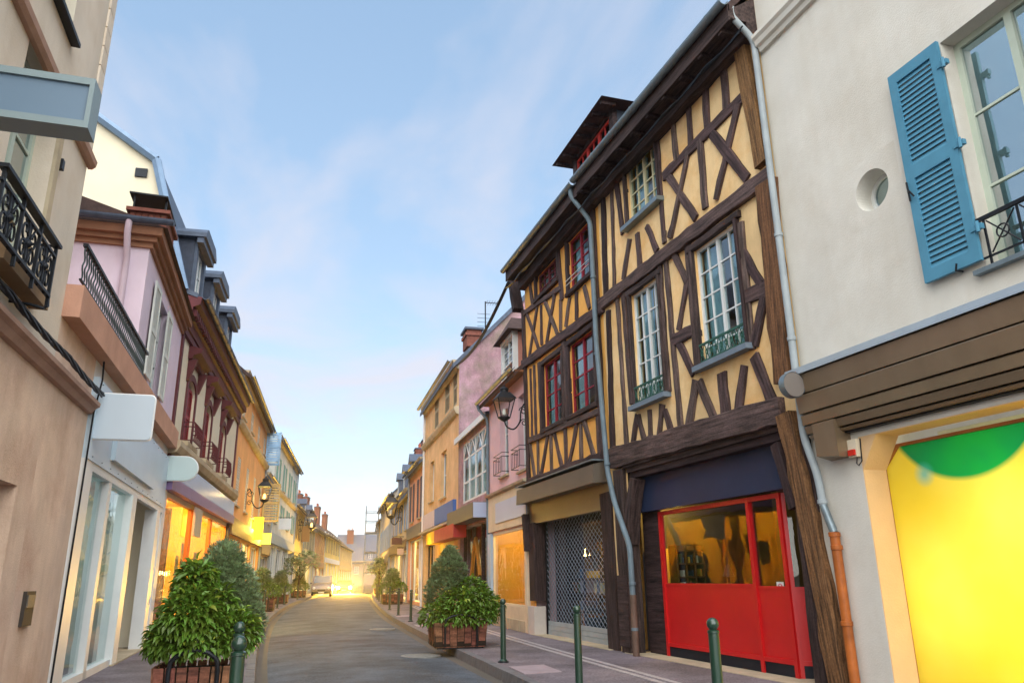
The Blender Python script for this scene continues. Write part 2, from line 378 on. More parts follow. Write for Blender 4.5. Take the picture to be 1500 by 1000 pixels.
def chimney(h, u0, u1, d0, d1, v0, v1, mat, capmat, pots=2, potmat=None, parent=None):
    b = h.mb(); b.box(u0, u1, d0, d1, v0, v1)
    b.box(u0-.06, u1+.06, d0-.06, d1+.06, v1-.28, v1-.14); c = h.part('chimney', b, mat, parent)
    k = h.mb().box(u0-.1, u1+.1, d0-.1, d1+.1, v1, v1+.1)
    h.part('chimney_cap', k, capmat, c)
    for i in range(pots):
        u = u0+(u1-u0)*(i+.5)/pots
        h.part('chimney_pot', h.mb().lathe([(.12, 0), (.1, .1), (.09, .42), (.12, .45), (.12, .5)], 10, (u, (d0+d1)/2, v1+.1)), potmat or mat, c, True)
    return c
def lamp_light(name, loc, power, col=(1, .62, .2), r=.15, spot=None, rot=None):
    l = bpy.data.lights.new(name, 'SPOT' if spot else 'POINT'); l.energy = power; l.color = col; l.shadow_soft_size = r
    if spot: l.spot_size = spot; l.spot_blend = .6
    o = bpy.data.objects.new(name, l); COL.objects.link(o); o.location = loc
    if rot: o.rotation_euler = rot
    return o

# palette
M_TIMBER = wood('old_oak', '483a3a', '705c56', grain=22)
M_TIMBER2 = wood('weathered_oak', '705434', 'a8864e', grain=30, bump=1.0)
M_TIMBERD = wood('dark_oak', '35282a', '51403c', grain=20)
M_YEL = mk('yellow_plaster', 'f2d09a', .9, .2, 1.0, .3, 40, stain='d89e50', stain_amt=.8, streak=.14)
M_ORA = mk('ochre_plaster', 'f2b660', .9, .12, 1.5, .25, 60, stain='c98a3e', stain_amt=.5, streak=.14)
M_WHITEP = mk('cream_render', 'd4d1c7', .92, .07, .9, .22, 45, stain='c0b9ab', stain_amt=.6, streak=.06)
M_ZINC = mk('zinc', '7d8a90', .45, .2, 4, .05, 20, metal=.6)
M_ZINCP = mk('grey_painted_pipe', '9aa3a6', .5, .15, 3, .05, 20)
M_SLATE = mk('slate', '4a5566', .55, .3, 6, .3, 14)
M_TILE = mk('brown_roof_tile', '4b3a36', .85, .35, 5, .5, 12)
M_BRICK = mk('chimney_brick', '7a4a3e', .9, .35, 7, .4, 18)
M_CURT = mk('curtain_cloth', 'c8d6d8', .9, .06, 2, 0)
M_GLASS = glass('window_glass'); M_GLASSS = glass('shop_glass', (.86, .92, .92), 1.55, .01, .05)
M_GLASSB = glass('reflective_glass', (.72, .84, .86), 2.0, .02, .22)
M_GLASSM = glass('sky_lit_glass', (.35, .45, .48), 2.4, .015, .45)
M_WHITE = mk('white_paint', 'd8dad8', .45, .06, 3, .05, 30)
M_REDW = mk('red_window_paint', '8e2230', .45, .15, 4, .08, 30)
M_REDS = mk('red_shop_paint', 'c41a1c', .38, .10, 2, .05, 25, spec=.5)
M_NAVY = mk('navy_panel', '27334e', .5, .18, 1.2, .04, 25)
M_IRON = mk('dark_iron', '22252a', .5, .2, 8, .1, 40, metal=.4)
M_STONE = mk('pale_stone', 'b9a98d', .9, .2, 2.5, .35, 30, stain='7f705c', stain_amt=.5)
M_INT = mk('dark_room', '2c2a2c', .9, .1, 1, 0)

# ================================================================== ground, road, pavements
def smooth_curve(pts, step=1.0):
    """Catmull-Rom through (y, x) points, sampled along y"""
    out = []
    P = [pts[0]]+pts+[pts[-1]]
    for i in range(1, len(P)-2):
        p0, p1, p2, p3 = P[i-1], P[i], P[i+1], P[i+2]; n = max(1, int((p2[0]-p1[0])/step))
        for k in range(n):
            t = k/n
            f = lambda a: 0.5*((2*p1[a])+(-p0[a]+p2[a])*t+(2*p0[a]-5*p1[a]+4*p2[a]-p3[a])*t*t+(-p0[a]+3*p1[a]-3*p2[a]+p3[a])*t**3)
            out.append((f(0), f(1)))
    out.append(pts[-1]); return out
KR = smooth_curve([(-14, 2.7), (-4, 3.2), (4, 3.55), (12, 4.06), (18, 4.52), (26, 5.25), (34.7, 6.15), (50, 8.15), (63, 10.0), (80, 12.6), (100, 16.1), (117, 19.3), (140, 24.2), (168, 31.0)])
KL = smooth_curve([(-14, -.1), (-4, .05), (4, .2), (14.6, .42), (22.4, .70), (31.5, 1.22), (42, 2.15), (55.8, 3.75), (70, 5.9), (86, 8.5), (97, 10.3), (112, 13.1), (138, 18.6), (168, 25.6)])
def curve_x(C, y):
    for a, b in zip(C, C[1:]):
        if a[0] <= y <= b[0]: return a[1]+(b[1]-a[1])*(y-a[0])/(b[0]-a[0])
    return C[-1][1]
PAV = 0.13
M_ASPH = mk('asphalt', '666e7a', .92, .30, 1.1, .9, 60, spec=.15, stain='565c66', stain_amt=.6, speck=.4)
M_PAV = mk('pinkish_pavement', '8a7f85', .95, .22, 1.3, .35, 120, stain='66606a', stain_amt=.6, speck=.42)
M_KERB = mk('kerb_granite', '6d6a6c', .85, .25, 6, .35, 40)
M_GROUND = mk('ground', '5a5550', .9, .2, .4, .2, 20)
g = part('ground', MB().quad((-900, -300, -.03), (900, -300, -.03), (900, 1500, -.03), (-900, 1500, -.03)), M_GROUND); g['kind'] = 'structure'
ys = [y for y, x in KR]
b = MB(); n = 6
for y in ys:
    xl, xr = curve_x(KL, y), curve_x(KR, y)
    b.v += [(xl+(xr-xl)*i/n, y, .06*(1-(2*i/n-1)**2)-.04) for i in range(n+1)]
for i in range(len(ys)-1):
    b.f += [(i*(n+1)+j, i*(n+1)+j+1, (i+1)*(n+1)+j+1, (i+1)*(n+1)+j) for j in range(n)]
road = part('road', b, M_ASPH, smooth=True); road['kind'] = 'structure'
def pavement(name, C, side, out):
    b = MB(); ky = [p for p in C]
    for y, x in ky:
        x0 = x+side*.16
        b.v += [(x0, y, PAV-.004), (x0+side*out, y, PAV+.03)]
    m_ = len(ky)
    for i in range(m_-1):
        f = (2*i, 2*i+1, 2*i+3, 2*i+2); b.f.append(f if side > 0 else f[::-1])
    o = part(name, b, M_PAV); o['kind'] = 'structure'
    # kerb stones, one by one while they can be told apart, then a run
    s = C[0][0]; far = MB(); i = 0
    while s < 165:
        L = .95 if s < 60 else 3.0
        e = s+L-.012; xa, xb = curve_x(C, s), curve_x(C, e); dz = random.uniform(-.006, .006)
        tgt = MB() if s < 60 else far
        w_ = .17*side
        tgt.hexa([(xa, s, -.06), (xb, e, -.06), (xb+w_, e, -.06), (xa+w_, s, -.06), (xa+.02*side, s, PAV+dz), (xb+.02*side, e, PAV+dz), (xb+w_, e, PAV+dz), (xa+w_, s, PAV+dz)] if side < 0 else
                 [(xa, s, -.06), (xa+w_, s, -.06), (xb+w_, e, -.06), (xb, e, -.06), (xa+.02, s, PAV+dz), (xa+w_, s, PAV+dz), (xb+w_, e, PAV+dz), (xb+.02, e, PAV+dz)])
        if s < 60: part('kerb_stone', tgt, M_KERB, o)
        s += L
    k = part('kerb_run', far, M_KERB, o); k['kind'] = 'stuff'
    return o
pav_r = pavement('pavement_right', KR, 1, 7.5); pav_l = pavement('pavement_left', KL, -1, 7.0)
# pale drain strip along the right pavement, dropped crossing slabs at the kerb
M_STRIP = mk('pale_channel', 'a39a9a', .8, .2, 5, .2, 60)
for off in (1.62, 1.80):
    s = 2.0
    while s < 42:
        e = s+.985; xa, xb = curve_x(KR, s)+off, curve_x(KR, e)+off
        z = PAV+.012
        part('channel_stone', MB().hexa([(xa, s, z-.03), (xa+.10, s, z-.03), (xb+.10, e, z-.03), (xb, e, z-.03), (xa, s, z+.004), (xa+.10, s, z+.004), (xb+.10, e, z+.004), (xb, e, z+.004)]), M_STRIP, pav_r)
        s += 1.0
M_SLAB = mk('rosy_slab', '9c8c90', .8, .15, 3, .2, 60)
for s in (11.9, 18.0, 24.5, 31):
    xa = curve_x(KR, s)+.2
    b = MB().hexa([(xa, s, PAV-.03), (xa+.62, s, PAV-.03), (xa+.72, s+1.05, PAV-.03), (xa+.1, s+1.05, PAV-.03), (xa, s, PAV+.006), (xa+.62, s, PAV+.008), (xa+.72, s+1.05, PAV+.008), (xa+.1, s+1.05, PAV+.006)])
    part('tactile_slab', b, M_SLAB, pav_r)
M_CAST = mk('cast_iron_cover', '8a8a86', .55, .25, 10, .4, 30, metal=.3)
for k, (px, py, rx, lab) in enumerate([(617, 960, .42, 'round pale iron manhole cover in the road by the nearer right planter'), (560, 921, .40, 'oblong pale iron cover further up the road near the right kerb')]):
    p = ground(px, py, .005); t = thing('manhole_cover', lab, 'manhole cover', (p.x, p.y, .012))
    b = MB().lathe([(rx, -.03), (rx, .004), (rx-.05, .006), (rx-.05, .0), (rx-.06, .004)], 28); part('cover_plate', b, M_CAST, t)
    b = MB()
    for i in range(-4, 5):
        L = math.sqrt(max(.02, (rx-.08)**2-(i*.085)**2)); b.box(-L, L, i*.075-.018, i*.075+.018, .003, .012)
    part('tread_rib', b, M_CAST, t)

# ================================================================== right side
FR0 = Frame('R', 7.19, 0.0, 0)
# ------------------------------------------------ cream house with the yellow display
h = House('rendered_house', 'cream rendered house with blue louvred shutter above a wide dark shop fascia', FR0)
uvr = FR0.uv
U1 = 8.448
wu = FR0.rect((1384, 58), (1470, 0), (1437, 396), (1500, 373)); W0 = (wu[1]-1.35, wu[1], uvr(1437, 396)[1], uvr(1384, 58)[1])
oc = uvr(1277, 278); ocr = .27
pu = uvr(1263, 684)[0]; pv = uvr(1400, 607)[1]
PW = (2.3, pu, .0, pv)
wall(h, 1.5, U1, 12.2, [(*W0, .30), (oc[0]-.45, oc[0]+.45, oc[1]-.45, oc[1]+.45, 0.0), (*PW, .36)], M_WHITEP, 9)
b = h.mb(); n = 40
def sqpt(a, r):
    c, s = math.cos(a), math.sin(a); k = r/max(abs(c), abs(s)); return c*k, s*k
for i in range(n):
    a0, a1 = math.tau*i/n, math.tau*(i+1)/n
    q0, q1 = sqpt(a0, .45), sqpt(a1, .45); r0, r1 = (ocr*math.cos(a0), ocr*math.sin(a0)), (ocr*math.cos(a1), ocr*math.sin(a1))
    b.quad((oc[0]+q0[0], 0, oc[1]+q0[1]), (oc[0]+q1[0], 0, oc[1]+q1[1]), (oc[0]+r1[0], 0, oc[1]+r1[1]), (oc[0]+r0[0], 0, oc[1]+r0[1]))
    b.quad((oc[0]+r0[0], 0, oc[1]+r0[1]), (oc[0]+r1[0], 0, oc[1]+r1[1]), (oc[0]+r1[0]*.96, -.3, oc[1]+r1[1]*.96), (oc[0]+r0[0]*.96, -.3, oc[1]+r0[1]*.96))
h.part('porthole_reveal', b, M_WHITEP)
b = h.mb()
for i in range(n):
    a0, a1 = math.tau*i/n, math.tau*(i+1)/n
    for ra, rb, d0, d1 in ((.262, .21, -.24, -.24), (.21, .21, -.24, -.3)):
        b.quad((oc[0]+ra*math.cos(a0), d0, oc[1]+ra*math.sin(a0)), (oc[0]+ra*math.cos(a1), d0, oc[1]+ra*math.sin(a1)), (oc[0]+rb*math.cos(a1), d1, oc[1]+rb*math.sin(a1)), (oc[0]+rb*math.cos(a0), d1, oc[1]+rb*math.sin(a0)))
rw = h.part('round_window', b, M_WHITE)
b = h.mb(); b.add([(oc[0]+.215*math.cos(math.tau*i/n), -.27, oc[1]+.215*math.sin(math.tau*i/n)) for i in range(n)], [tuple(range(n))]); h.part('pane', b, M_GLASSM, rw)
M_FRG = mk('pale_green_frame', 'b9c4b4', .5, .08, 3, .05, 30)
window(h, *W0, M_FRG, M_GLASSM, cols=1, rows=3, d=-.2, fw=.075, mw=.03, casements=2)
sill(h, W0[0]-.06, W0[1]+.1, W0[2], M_ZINC, .09, .05, d=-.28)
# guard rail of that window
b = h.mb(); z0 = W0[2]
b.box(W0[0], W0[1]-.02, .02, .06, z0+.50, z0+.54); b.box(W0[0], W0[1]-.02, .03, .05, z0+.08, z0+.10)
for i in range(4):
    x = W0[1]-.10-i*.38
    b.box(x-.01, x+.01, .03, .05, z0, z0+.5)
    if i < 3:
        b.tube([(x-.03, .04, z0+.12), (x-.35, .04, z0+.48)], .009, 6); b.tube([(x-.03, .04, z0+.48), (x-.35, .04, z0+.12)], .009, 6)
        b.tube([(x-.19+.07*math.cos(t*.5), .045, z0+.3+.07*math.sin(t*.5)) for t in range(14)], .009, 6)
h.part('window_guard', b, M_IRON, None, True)
# blue shutter folded back against the wall
M_BLUE = mk('blue_shutter_paint', '4f88a2', .5, .12, 3, .08, 40)
s0 = FR0.rect((1303.5, 112.5), (1372, 63), (1355, 414.7), (1440.6, 382), .07)
sh = shutter(h, s0[0], s0[1], s0[2], s0[3], .05, M_BLUE, slats=17, panels=2, th=.045, st=.115)
for z in (.13, .5, .88):
    b = h.mb(); v = s0[2]+(s0[3]-s0[2])*z; b.box(s0[0]-.09, s0[0]+.04, .06, .11, v-.03, v+.03); b.tube([(s0[0]-.05, .11, v-.06), (s0[0]-.05, .11, v+.06)], .02, 8); h.part('hinge', b, M_BLUE, sh)
b = h.mb(); v = s0[2]+(s0[3]-s0[2])*.42
b.tube([(s0[1]-.02, .11, v-.12), (s0[1]-.02, .12, v+.12)], .012, 6); b.tube([(s0[1]-.02, .12, v), (s0[1]-.08, .17, v-.03), (s0[1]-.1, .13, v-.10)], .012, 6)
h.part('latch', b, M_IRON, sh)
b = h.mb().tube([(s0[0]+.28, .03, s0[2]-.02), (s0[0]+.28, .13, s0[2]-.02), (s0[0]+.25, .14, s0[2]+.05)], .012, 6); h.part('shutter_stay', b, M_IRON)
# cornice string near the top
c0, c1 = uvr(1118, 76), uvr(1235, 0)
vc = c0[1]
prof = [(0, vc-.02), (.06, vc-.02), (.08, vc+.05), (.13, vc+.07), (.15, vc+.15), (.19, vc+.19), (.19, vc+.25), (0, vc+.30)]
h.part('cornice', h.mb().extr(prof, 'x', 1.5, U1-.06), M_WHITEP)
# flashing and dark panelled fascia
vf = uvr(1340, 492)[1]; vb = uvr(1340, 609)[1]
h.part('flashing', h.mb().extr([(-.02, vf+.05), (.34, vf+.02), (.35, vf-.07), (.33, vf-.07), (.32, vf-.012), (-.02, vf+.01)], 'x', 1.5, U1-.07), mk('pale_metal', 'aab4bb', .35, .08, 3, .03, 20, metal=.5))
M_FASC = mk('dark_fascia', '8f7c64', .3, .12, 1.2, .05, 20, metal=.55, spec=.9, streak=.15)
Hh = vf-.07-vb; st_ = [(0.0, .30), (.30, .29), (.33, .24), (.36, .27), (.60, .255), (.63, .20), (.68, .225), (.78, .215), (.81, .16), (.86, .19), (.93, .17), (.96, .12), (1.0, .10)]
tops = [0, 2, 5, 8]
segs = [(0.0, .305, .30, .285), (.325, .61, .275, .255), (.63, .79, .23, .215), (.81, .93, .19, .17), (.95, 1.0, .14, .12)]
for a, c, da, dc in segs:
    h.part('fascia_board', h.mb().extr([(-.01, vf-.07-Hh*a), (da, vf-.07-Hh*a), (da+.008, vf-.085-Hh*a), (dc, vf-.07-Hh*c), (-.01, vf-.07-Hh*c)], 'x', 1.5, U1-.16), M_FASC)
h.box('fascia_backing', 1.5, U1-.17, -.01, .08, vb-.02, vf-.075, M_IRON)
# portal lining and corner block: the display's warm glow painted onto stone
M_REVGLOW = mk('reveal_glow_tint', 'e3bd8c', .8, .1, 1.5, .2, 40)
h.box('reveal_glow_lining', pu-.012, pu-.001, -.357, -.004, .2, pv-.012, M_REVGLOW); h.box('reveal_glow_lining', 2.3, pu-.012, -.357, -.004, pv-.012, pv-.001, M_REVGLOW)
ct = uvr(1284, 647); cs = uvr(1263, 684)
h.part('portal_corner', h.mb().extr([(pu+.002, pv+.002), (pu+.002, cs[1]-.05), (pu-.30, pv+.002)], 'y', -.358, -.003), M_REVGLOW)
# grey box, alarm box
gx = FR0.box([(1197, 622), (1236, 668)], .15)
h.part('junction_box', h.mb().hexa([(gx[0], 0, gx[2]), (gx[1], 0, gx[2]), (gx[1], .22, gx[2]+.05), (gx[0], .22, gx[2]), (gx[0], 0, gx[3]), (gx[1], 0, gx[3]), (gx[1], .24, gx[3]), (gx[0], .24, gx[3])]), M_FASC)
ax = FR0.box([(1242, 645), (1258, 668)], .05)
al = h.box('alarm_box', ax[0], ax[1], 0, .07, ax[2], ax[3], mk('cream_plastic', 'd8cdb5', .5, .05))
h.box('red_lens', ax[0]+.02, ax[1]-.02, .07, .10, ax[2]+.02, ax[2]+.09, mk('red_plastic', 'c4281c', .3, .05), al)
h.part('cable', h.mb().tube([(ax[0]+.05, .03, ax[2]), (ax[0]+.05, .05, ax[2]-.08), (ax[0]+.02, .05, ax[2]-.11), (ax[0]-.03, .04, ax[2]-.06), (ax[0]-.03, .02, ax[3])], .008, 6), M_IRON, al, True)
# lit yellow display filling the portal
t = thing('lit_display', 'large glowing yellow shop display panel with a green half disc at its top', 'display', FR0.P(pu, -.42, 0), FR0.rz)
pi_ = uvr(1297, 686, -.40); pt_ = uvr(1500, 617, -.40)
ox = pi_[0]-pu; pz = pt_[1]; ccz = pi_[1]; ccx = uvr(1315, 652, -.40)[0]-pu
cxg = uvr(1398, 600, -.40)[0]-pu-.02; ccg = pz+.62; rg = ccg-uvr(1400, 703, -.40)[1]
# printed translucent sheet, lit by lamps standing behind it
M_SHEET, tn, on = _base('printed_sheet')
def _sheet():
    L = tn.links.new; N = tn.nodes.new
    tcn = N('ShaderNodeTexCoord'); sub_ = N('ShaderNodeVectorMath'); sub_.operation = 'SUBTRACT'; sub_.inputs[1].default_value = (cxg, 0, ccg); L(tcn.outputs['Object'], sub_.inputs[0])
    mul = N('ShaderNodeVectorMath'); mul.operation = 'MULTIPLY'; mul.inputs[1].default_value = (1, 0, 1); L(sub_.outputs[0], mul.inputs[0])
    ln = N('ShaderNodeVectorMath'); ln.operation = 'LENGTH'; L(mul.outputs[0], ln.inputs[0])
    mr = N('ShaderNodeMapRange'); mr.inputs['From Min'].default_value = rg-.04; mr.inputs['From Max'].default_value = rg+.03; L(ln.outputs['Value'], mr.inputs['Value'])
    mx_ = N('ShaderNodeMix'); mx_.data_type = 'RGBA'; L(mr.outputs[0], mx_.inputs['Factor']); mx_.inputs['A'].default_value = (*lin('0f9a4c'), 1); mx_.inputs['B'].default_value = (*lin('f2dc50'), 1)
    ns = N('ShaderNodeTexNoise'); ns.inputs['Scale'].default_value = .6; ns.inputs['Detail'].default_value = 3; L(tcn.outputs['Object'], ns.inputs['Vector'])
    rn = N('ShaderNodeValToRGB'); rn.color_ramp.elements[0].position = .35; rn.color_ramp.elements[1].position = .65; rn.color_ramp.elements[0].color = (*lin('ecd03c'), 1); rn.color_ramp.elements[1].color = (*lin('f4e060'), 1); L(ns.outputs['Fac'], rn.inputs[0]); L(rn.outputs[0], mx_.inputs['B'])
    rg_ = N('ShaderNodeValToRGB'); rg_.color_ramp.elements[0].position = .4; rg_.color_ramp.elements[1].position = .6; rg_.color_ramp.elements[0].color = (*lin('0d8a58'), 1); rg_.color_ramp.elements[1].color = (*lin('1aa848'), 1); L(ns.outputs['Fac'], rg_.inputs[0]); L(rg_.outputs[0], mx_.inputs['A'])
    sp = uvr(1352, 694, -.40); s2_ = N('ShaderNodeVectorMath'); s2_.operation = 'DISTANCE'; s2_.inputs[1].default_value = (sp[0]-pu, 0, sp[1]); L(tcn.outputs['Object'], s2_.inputs[0])
    m2_ = N('ShaderNodeMapRange'); m2_.inputs['From Min'].default_value = .02; m2_.inputs['From Max'].default_value = .16; m2_.inputs['To Min'].default_value = .8; m2_.inputs['To Max'].default_value = 0; L(s2_.outputs['Value'], m2_.inputs['Value'])
    m3_ = N('ShaderNodeMix'); m3_.data_type = 'RGBA'; L(m2_.outputs[0], m3_.inputs['Factor']); L(mx_.outputs['Result'], m3_.inputs['A']); m3_.inputs['B'].default_value = (*lin('52b8c0'), 1); mx_ = m3_
    tl_ = N('ShaderNodeBsdfTranslucent'); L(mx_.outputs['Result'], tl_.inputs[0]); df = N('ShaderNodeBsdfPrincipled'); L(mx_.outputs['Result'], df.inputs['Base Color']); df.inputs['Roughness'].default_value = .25
    ms = N('ShaderNodeMixShader'); ms.inputs[0].default_value = .45; L(tl_.outputs[0], ms.inputs[1]); L(df.outputs[0], ms.inputs[2]); L(ms.outputs[0], on.inputs[0])
_sheet()
poly = [(-5.0, .25), (ox, .25), (ox, ccz), (ccx, pz), (-5.0, pz)]
part('panel', MB(1).add([(x, 0, z) for x, z in poly], [(0, 1, 2, 3, 4)]), M_SHEET, t)
bb = MB(1); bb.box(-5.1, ox+.1, -1.1, -1.05, 0, pz+.3); part('light_box_back', bb, M_WHITE, t)
for x, z, e in ((-.5, 1.2, 8), (-1.7, 2.1, 9.5), (-1.6, .5, 6), (-3.0, 1.4, 9)): lamp_light('display_lamp', FR0.P(pu+x, -1.25, z), e, (1, .9, .62), .25)
M_BRZ = mk('warm_wood_frame', 'a8683a', .5, .15, 4, .1, 30)
b = MB(1); b.box(ox, ox+.035, -.02, .045, .2, ccz); b.box(-5, ccx, -.02, .045, pz, pz+.035); b.box(-5, ox+.035, -.02, .06, .2, .25)
b.hexa([(ox, -.02, ccz), (ox+.035, -.02, ccz), (ox+.035, .045, ccz), (ox, .045, ccz), (ccx, -.02, pz), (ccx, -.02, pz+.035), (ccx, .045, pz+.035), (ccx, .045, pz)])
part('frame', b, M_BRZ, t)
h.box('portal_step', 2.3, pu, -.36, -.02, .0, .2, M_STONE)
# round blank sign on its bracket
sg = thing('round_sign', 'blank grey round sign projecting at the corner between timbered and cream houses', 'sign', FR0.P(8.13, 0, 0), FR0.rz)
dd, vv = FR0.du(1160, 564, 8.13)
rr = .165
b = MB(1); nn = 36
b.add([(-.05, dd+rr*math.cos(math.tau*i/nn), vv+rr*math.sin(math.tau*i/nn)) for i in range(nn)]+[(.05, dd+rr*math.cos(math.tau*i/nn), vv+rr*math.sin(math.tau*i/nn)) for i in range(nn)],
      [tuple(range(nn)), tuple(range(2*nn-1, nn-1, -1))]); part('face', b, mk('sign_taupe', '77706a', .5, .06, 1, .02), sg)
b = MB(1); b.add([(x, dd+(rr+.006)*math.cos(math.tau*i/nn), vv+(rr+.006)*math.sin(math.tau*i/nn)) for x in (-.055, .055) for i in range(nn)], [(i, (i+1) % nn, nn+(i+1) % nn, nn+i) for i in range(nn)]); part('rim', b, M_ZINC, sg, True)
for z in (-.06, .06): part('bracket', MB(1).tube([(0, dd-rr, vv+z), (0, .0, vv+z)], .015, 6), M_IRON, sg)
# drainpipe between the houses: grey above, rusty below
dp = thing('drain_pipe', 'long grey rainwater pipe turning rusty orange below, at the corner of the cream house', 'drainpipe', FR0.P(8.4, 0, 0), FR0.rz)
class _H: pass
hp = _H(); hp.o = 1; hp.root = dp; hp.mb = lambda: MB(1); hp.part = lambda n_, b_, m_, p_=None, s_=False: part(n_, b_, m_, p_ or dp, s_)
def U(px, py, d=.09): u, v = uvr(px, py, d); return (u-8.4, d, v)
e0, e1 = U(1200, 683, .09), U(1186, 655, .13)
pipe(hp, [(.10, .42, 10.28), (.10, .42, 10.1), (.06, .09, 9.72), (.05, .09, 6.4), (.04, .10, e1[2]+.15), (e0[0]+.05, .09, e0[2]-.1), (e0[0]+.02, .09, e0[2]-.5)], .052, M_ZINCP, 'upper_pipe', 12, [(.05, .09, 6.3), (.045, .095, 4.7), (e0[0]+.025, .09, e0[2]-.45)])
lo = U(1222, 780)
pipe(hp, [(e0[0]+.02, .09, e0[2]-.5), (lo[0], .09, lo[2])], .053, M_ZINC, 'middle_pipe', 12)
M_RUST = mk('rusty_orange_pipe', 'b0622a', .5, .35, 3, .15, 20, stain='6b3a22', stain_amt=.7)
pipe(hp, [(lo[0], .09, lo[2]), (lo[0]-.02, .09, .14)], .062, M_RUST, 'lower_pipe', 12, [(lo[0], .09, lo[2]-.02), (lo[0]-.01, .09, lo[2]-.18), (lo[0]-.01, .09, .95)])

# ------------------------------------------------ timbered house with the red shop
F1 = Frame('R', 7.19, 8.45, 0); L1 = 6.07
h = House('timbered_house', 'yellow half-timbered house with white casements above a red shopfront', F1); q = F1.uv
T = lambda a, b_, w, mat=M_TIMBER, d0=0., d1=.05, **k: timber(h, q(*a), q(*b_), w, mat, d0, d1, **k)
wL = F1.rect((925.5, 431.7), (967, 404), (933.6, 585), (975.4, 567)); wR = F1.rect((1017, 363), (1081, 327), (1031, 537), (1095.7, 504))
wU = F1.rect((917, 241), (963, 203), (922.5, 327), (966, 297.5))
wL = (wL[0], wL[1], wL[2]-.12, wL[3]); 
GV = 10.35
shop_top = q(1040, 652)[1]; sh_a, sh_b = .42, 5.35
wall(h, 0, L1, GV+.3, [wL, wR, wU, (sh_a, sh_b, 0, shop_top, .0)], M_YEL, 9, .16, gable=[(4.5, GV+5.2)])
for i, (w_, rows) in enumerate(((wL, 5), (wR, 5), (wU, 4))):
    vp = [0, .13, .35, .57, .79, 1] if rows == 5 else None
    window(h, *w_, M_WHITE if i < 2 else mk('cream_frame', 'cfc6a0', .5, .06), M_GLASSB, cols=2, rows=rows, d=-.05, fw=.05, mw=.025, curtain=M_CURT, cfrac=.85, vpos=vp)
M_SILLG = mk('grey_blue_sill', '6f7c88', .6, .15, 4, .1, 30)
for w_ in (wL, wR, wU): sill(h, w_[0]-.13, w_[1]+.13, w_[2], M_SILLG if w_ is not wU else M_ZINC, .17, .09)
M_GRN = mk('guard_green', '2f5a4c', .5, .3, 8, .1, 30)
for w_ in (wL, wR):
    b = h.mb(); z = w_[2]+.02; b.box(w_[0], w_[1], .045, .075, z+.30, z+.335); b.box(w_[0], w_[1], .05, .07, z+.02, z+.04)
    k = int((w_[1]-w_[0])/.13)
    for i in range(k):
        x = w_[0]+(i+.5)*(w_[1]-w_[0])/k
        b.tube([(x-.06, .06, z+.03), (x+.06, .06, z+.30)], .009, 5); b.tube([(x+.06, .06, z+.03), (x-.06, .06, z+.30)], .009, 5)
        b.tube([(x+.035*math.cos(t), .068, z+.165+.05*math.sin(t)) for t in [j*.7 for j in range(10)]], .008, 5)
    h.part('window_guard', b, M_GRN, None, True)
# main frame
T((899, 672), (1151, 600), .40, M_TIMBER, 0, .13, jit=.025, name='bressummer')
T((881, 447), (1134, 254), .27, M_TIMBER, 0, .10, jit=.02, name='rail_beam')
T((1088, 58), (1122, 242), .30, M_TIMBER2, 0, .12, w1=.24, jit=.02, name='corner_post'); T((1127, 268), (1154, 560), .40, M_TIMBER2, 0, .12, w1=.36, jit=.03, name='corner_post')
T((893, 455), (900, 663), .15, M_TIMBERD, 0, .07, name='post'); T((885, 283), (890, 440), .16, M_TIMBERD, 0, .07, name='post')
# second floor
up = [((973, 259), (1091, 141), .20), ((985.5, 160), (992.5, 236), .15), ((1008, 133), (1013.5, 212), .15), ((1033, 105), (1038, 186), .16), ((1059, 75), (1066, 160), .17),
      ((963, 190), (974, 352), .12), ((1010, 222), (984, 349), .12), ((1027.5, 205), (1034.5, 306), .16), ((980, 257), (1021, 321), .16), ((1044, 196), (1097, 262), .19), ((1083, 153), (1050, 293), .14),
      ((903, 258), (914, 342), .16), ((897, 262), (901.5, 420), .10), ((923.6, 350), (914.4, 410), .12), ((934.7, 342), (939, 390), .14), ((949, 332), (964, 368), .14), ((973.6, 340), (975.4, 356), .12), ((986.5, 330), (981, 349), .10)]
for a, c, w_ in up: T(a, c, w_)
# first floor
fl = [((914, 423), (927, 592), .15), ((968, 385), (981, 574), .13), ((1008.7, 356), (1024, 546), .17), ((1087, 326), (1104, 512), .14),
      ((976, 376), (999.5, 634), .13), ((984.7, 364), (1009, 413), .15), ((1008.7, 409), (995.8, 484), .13), ((986, 499), (1017, 484), .22), ((995.8, 502), (1018, 548), .16),
      ((1088, 368), (1117, 417), .17), ((1095, 436), (1129, 421), .24), ((1121.6, 434), (1106.8, 506), .17), ((905, 426), (920, 662), .12),
      ((934.7, 607), (927, 660), .14), ((936, 609), (947.7, 654), .14), ((953, 600), (955, 651), .14), ((971.7, 592), (966, 648), .14), ((975.4, 600), (987.6, 640), .14),
      ((1021.7, 557), (1008.7, 633), .20), ((1026, 559), (1050, 620), .18), ((1058.7, 546), (1066, 613), .24), ((1092, 535), (1082.7, 606), .18), ((1106, 522), (1133, 588), .20)]
for a, c, w_ in fl: T(a, c, w_, M_TIMBER, 0, .05)
for w_ in (wL, wR, wU):
    timber(h, (w_[0]-.15, w_[3]+.06), (w_[1]+.15, w_[3]+.06), .12, M_TIMBERD, -.02, .075, jit=.006, name='lintel')
    for s in (-1, 1):
        x = w_[0]-.035 if s < 0 else w_[1]+.035
        timber(h, (x, w_[2]-.02), (x, w_[3]), .07, M_TIMBERD, -.02, .085, jit=.004, name='jamb')
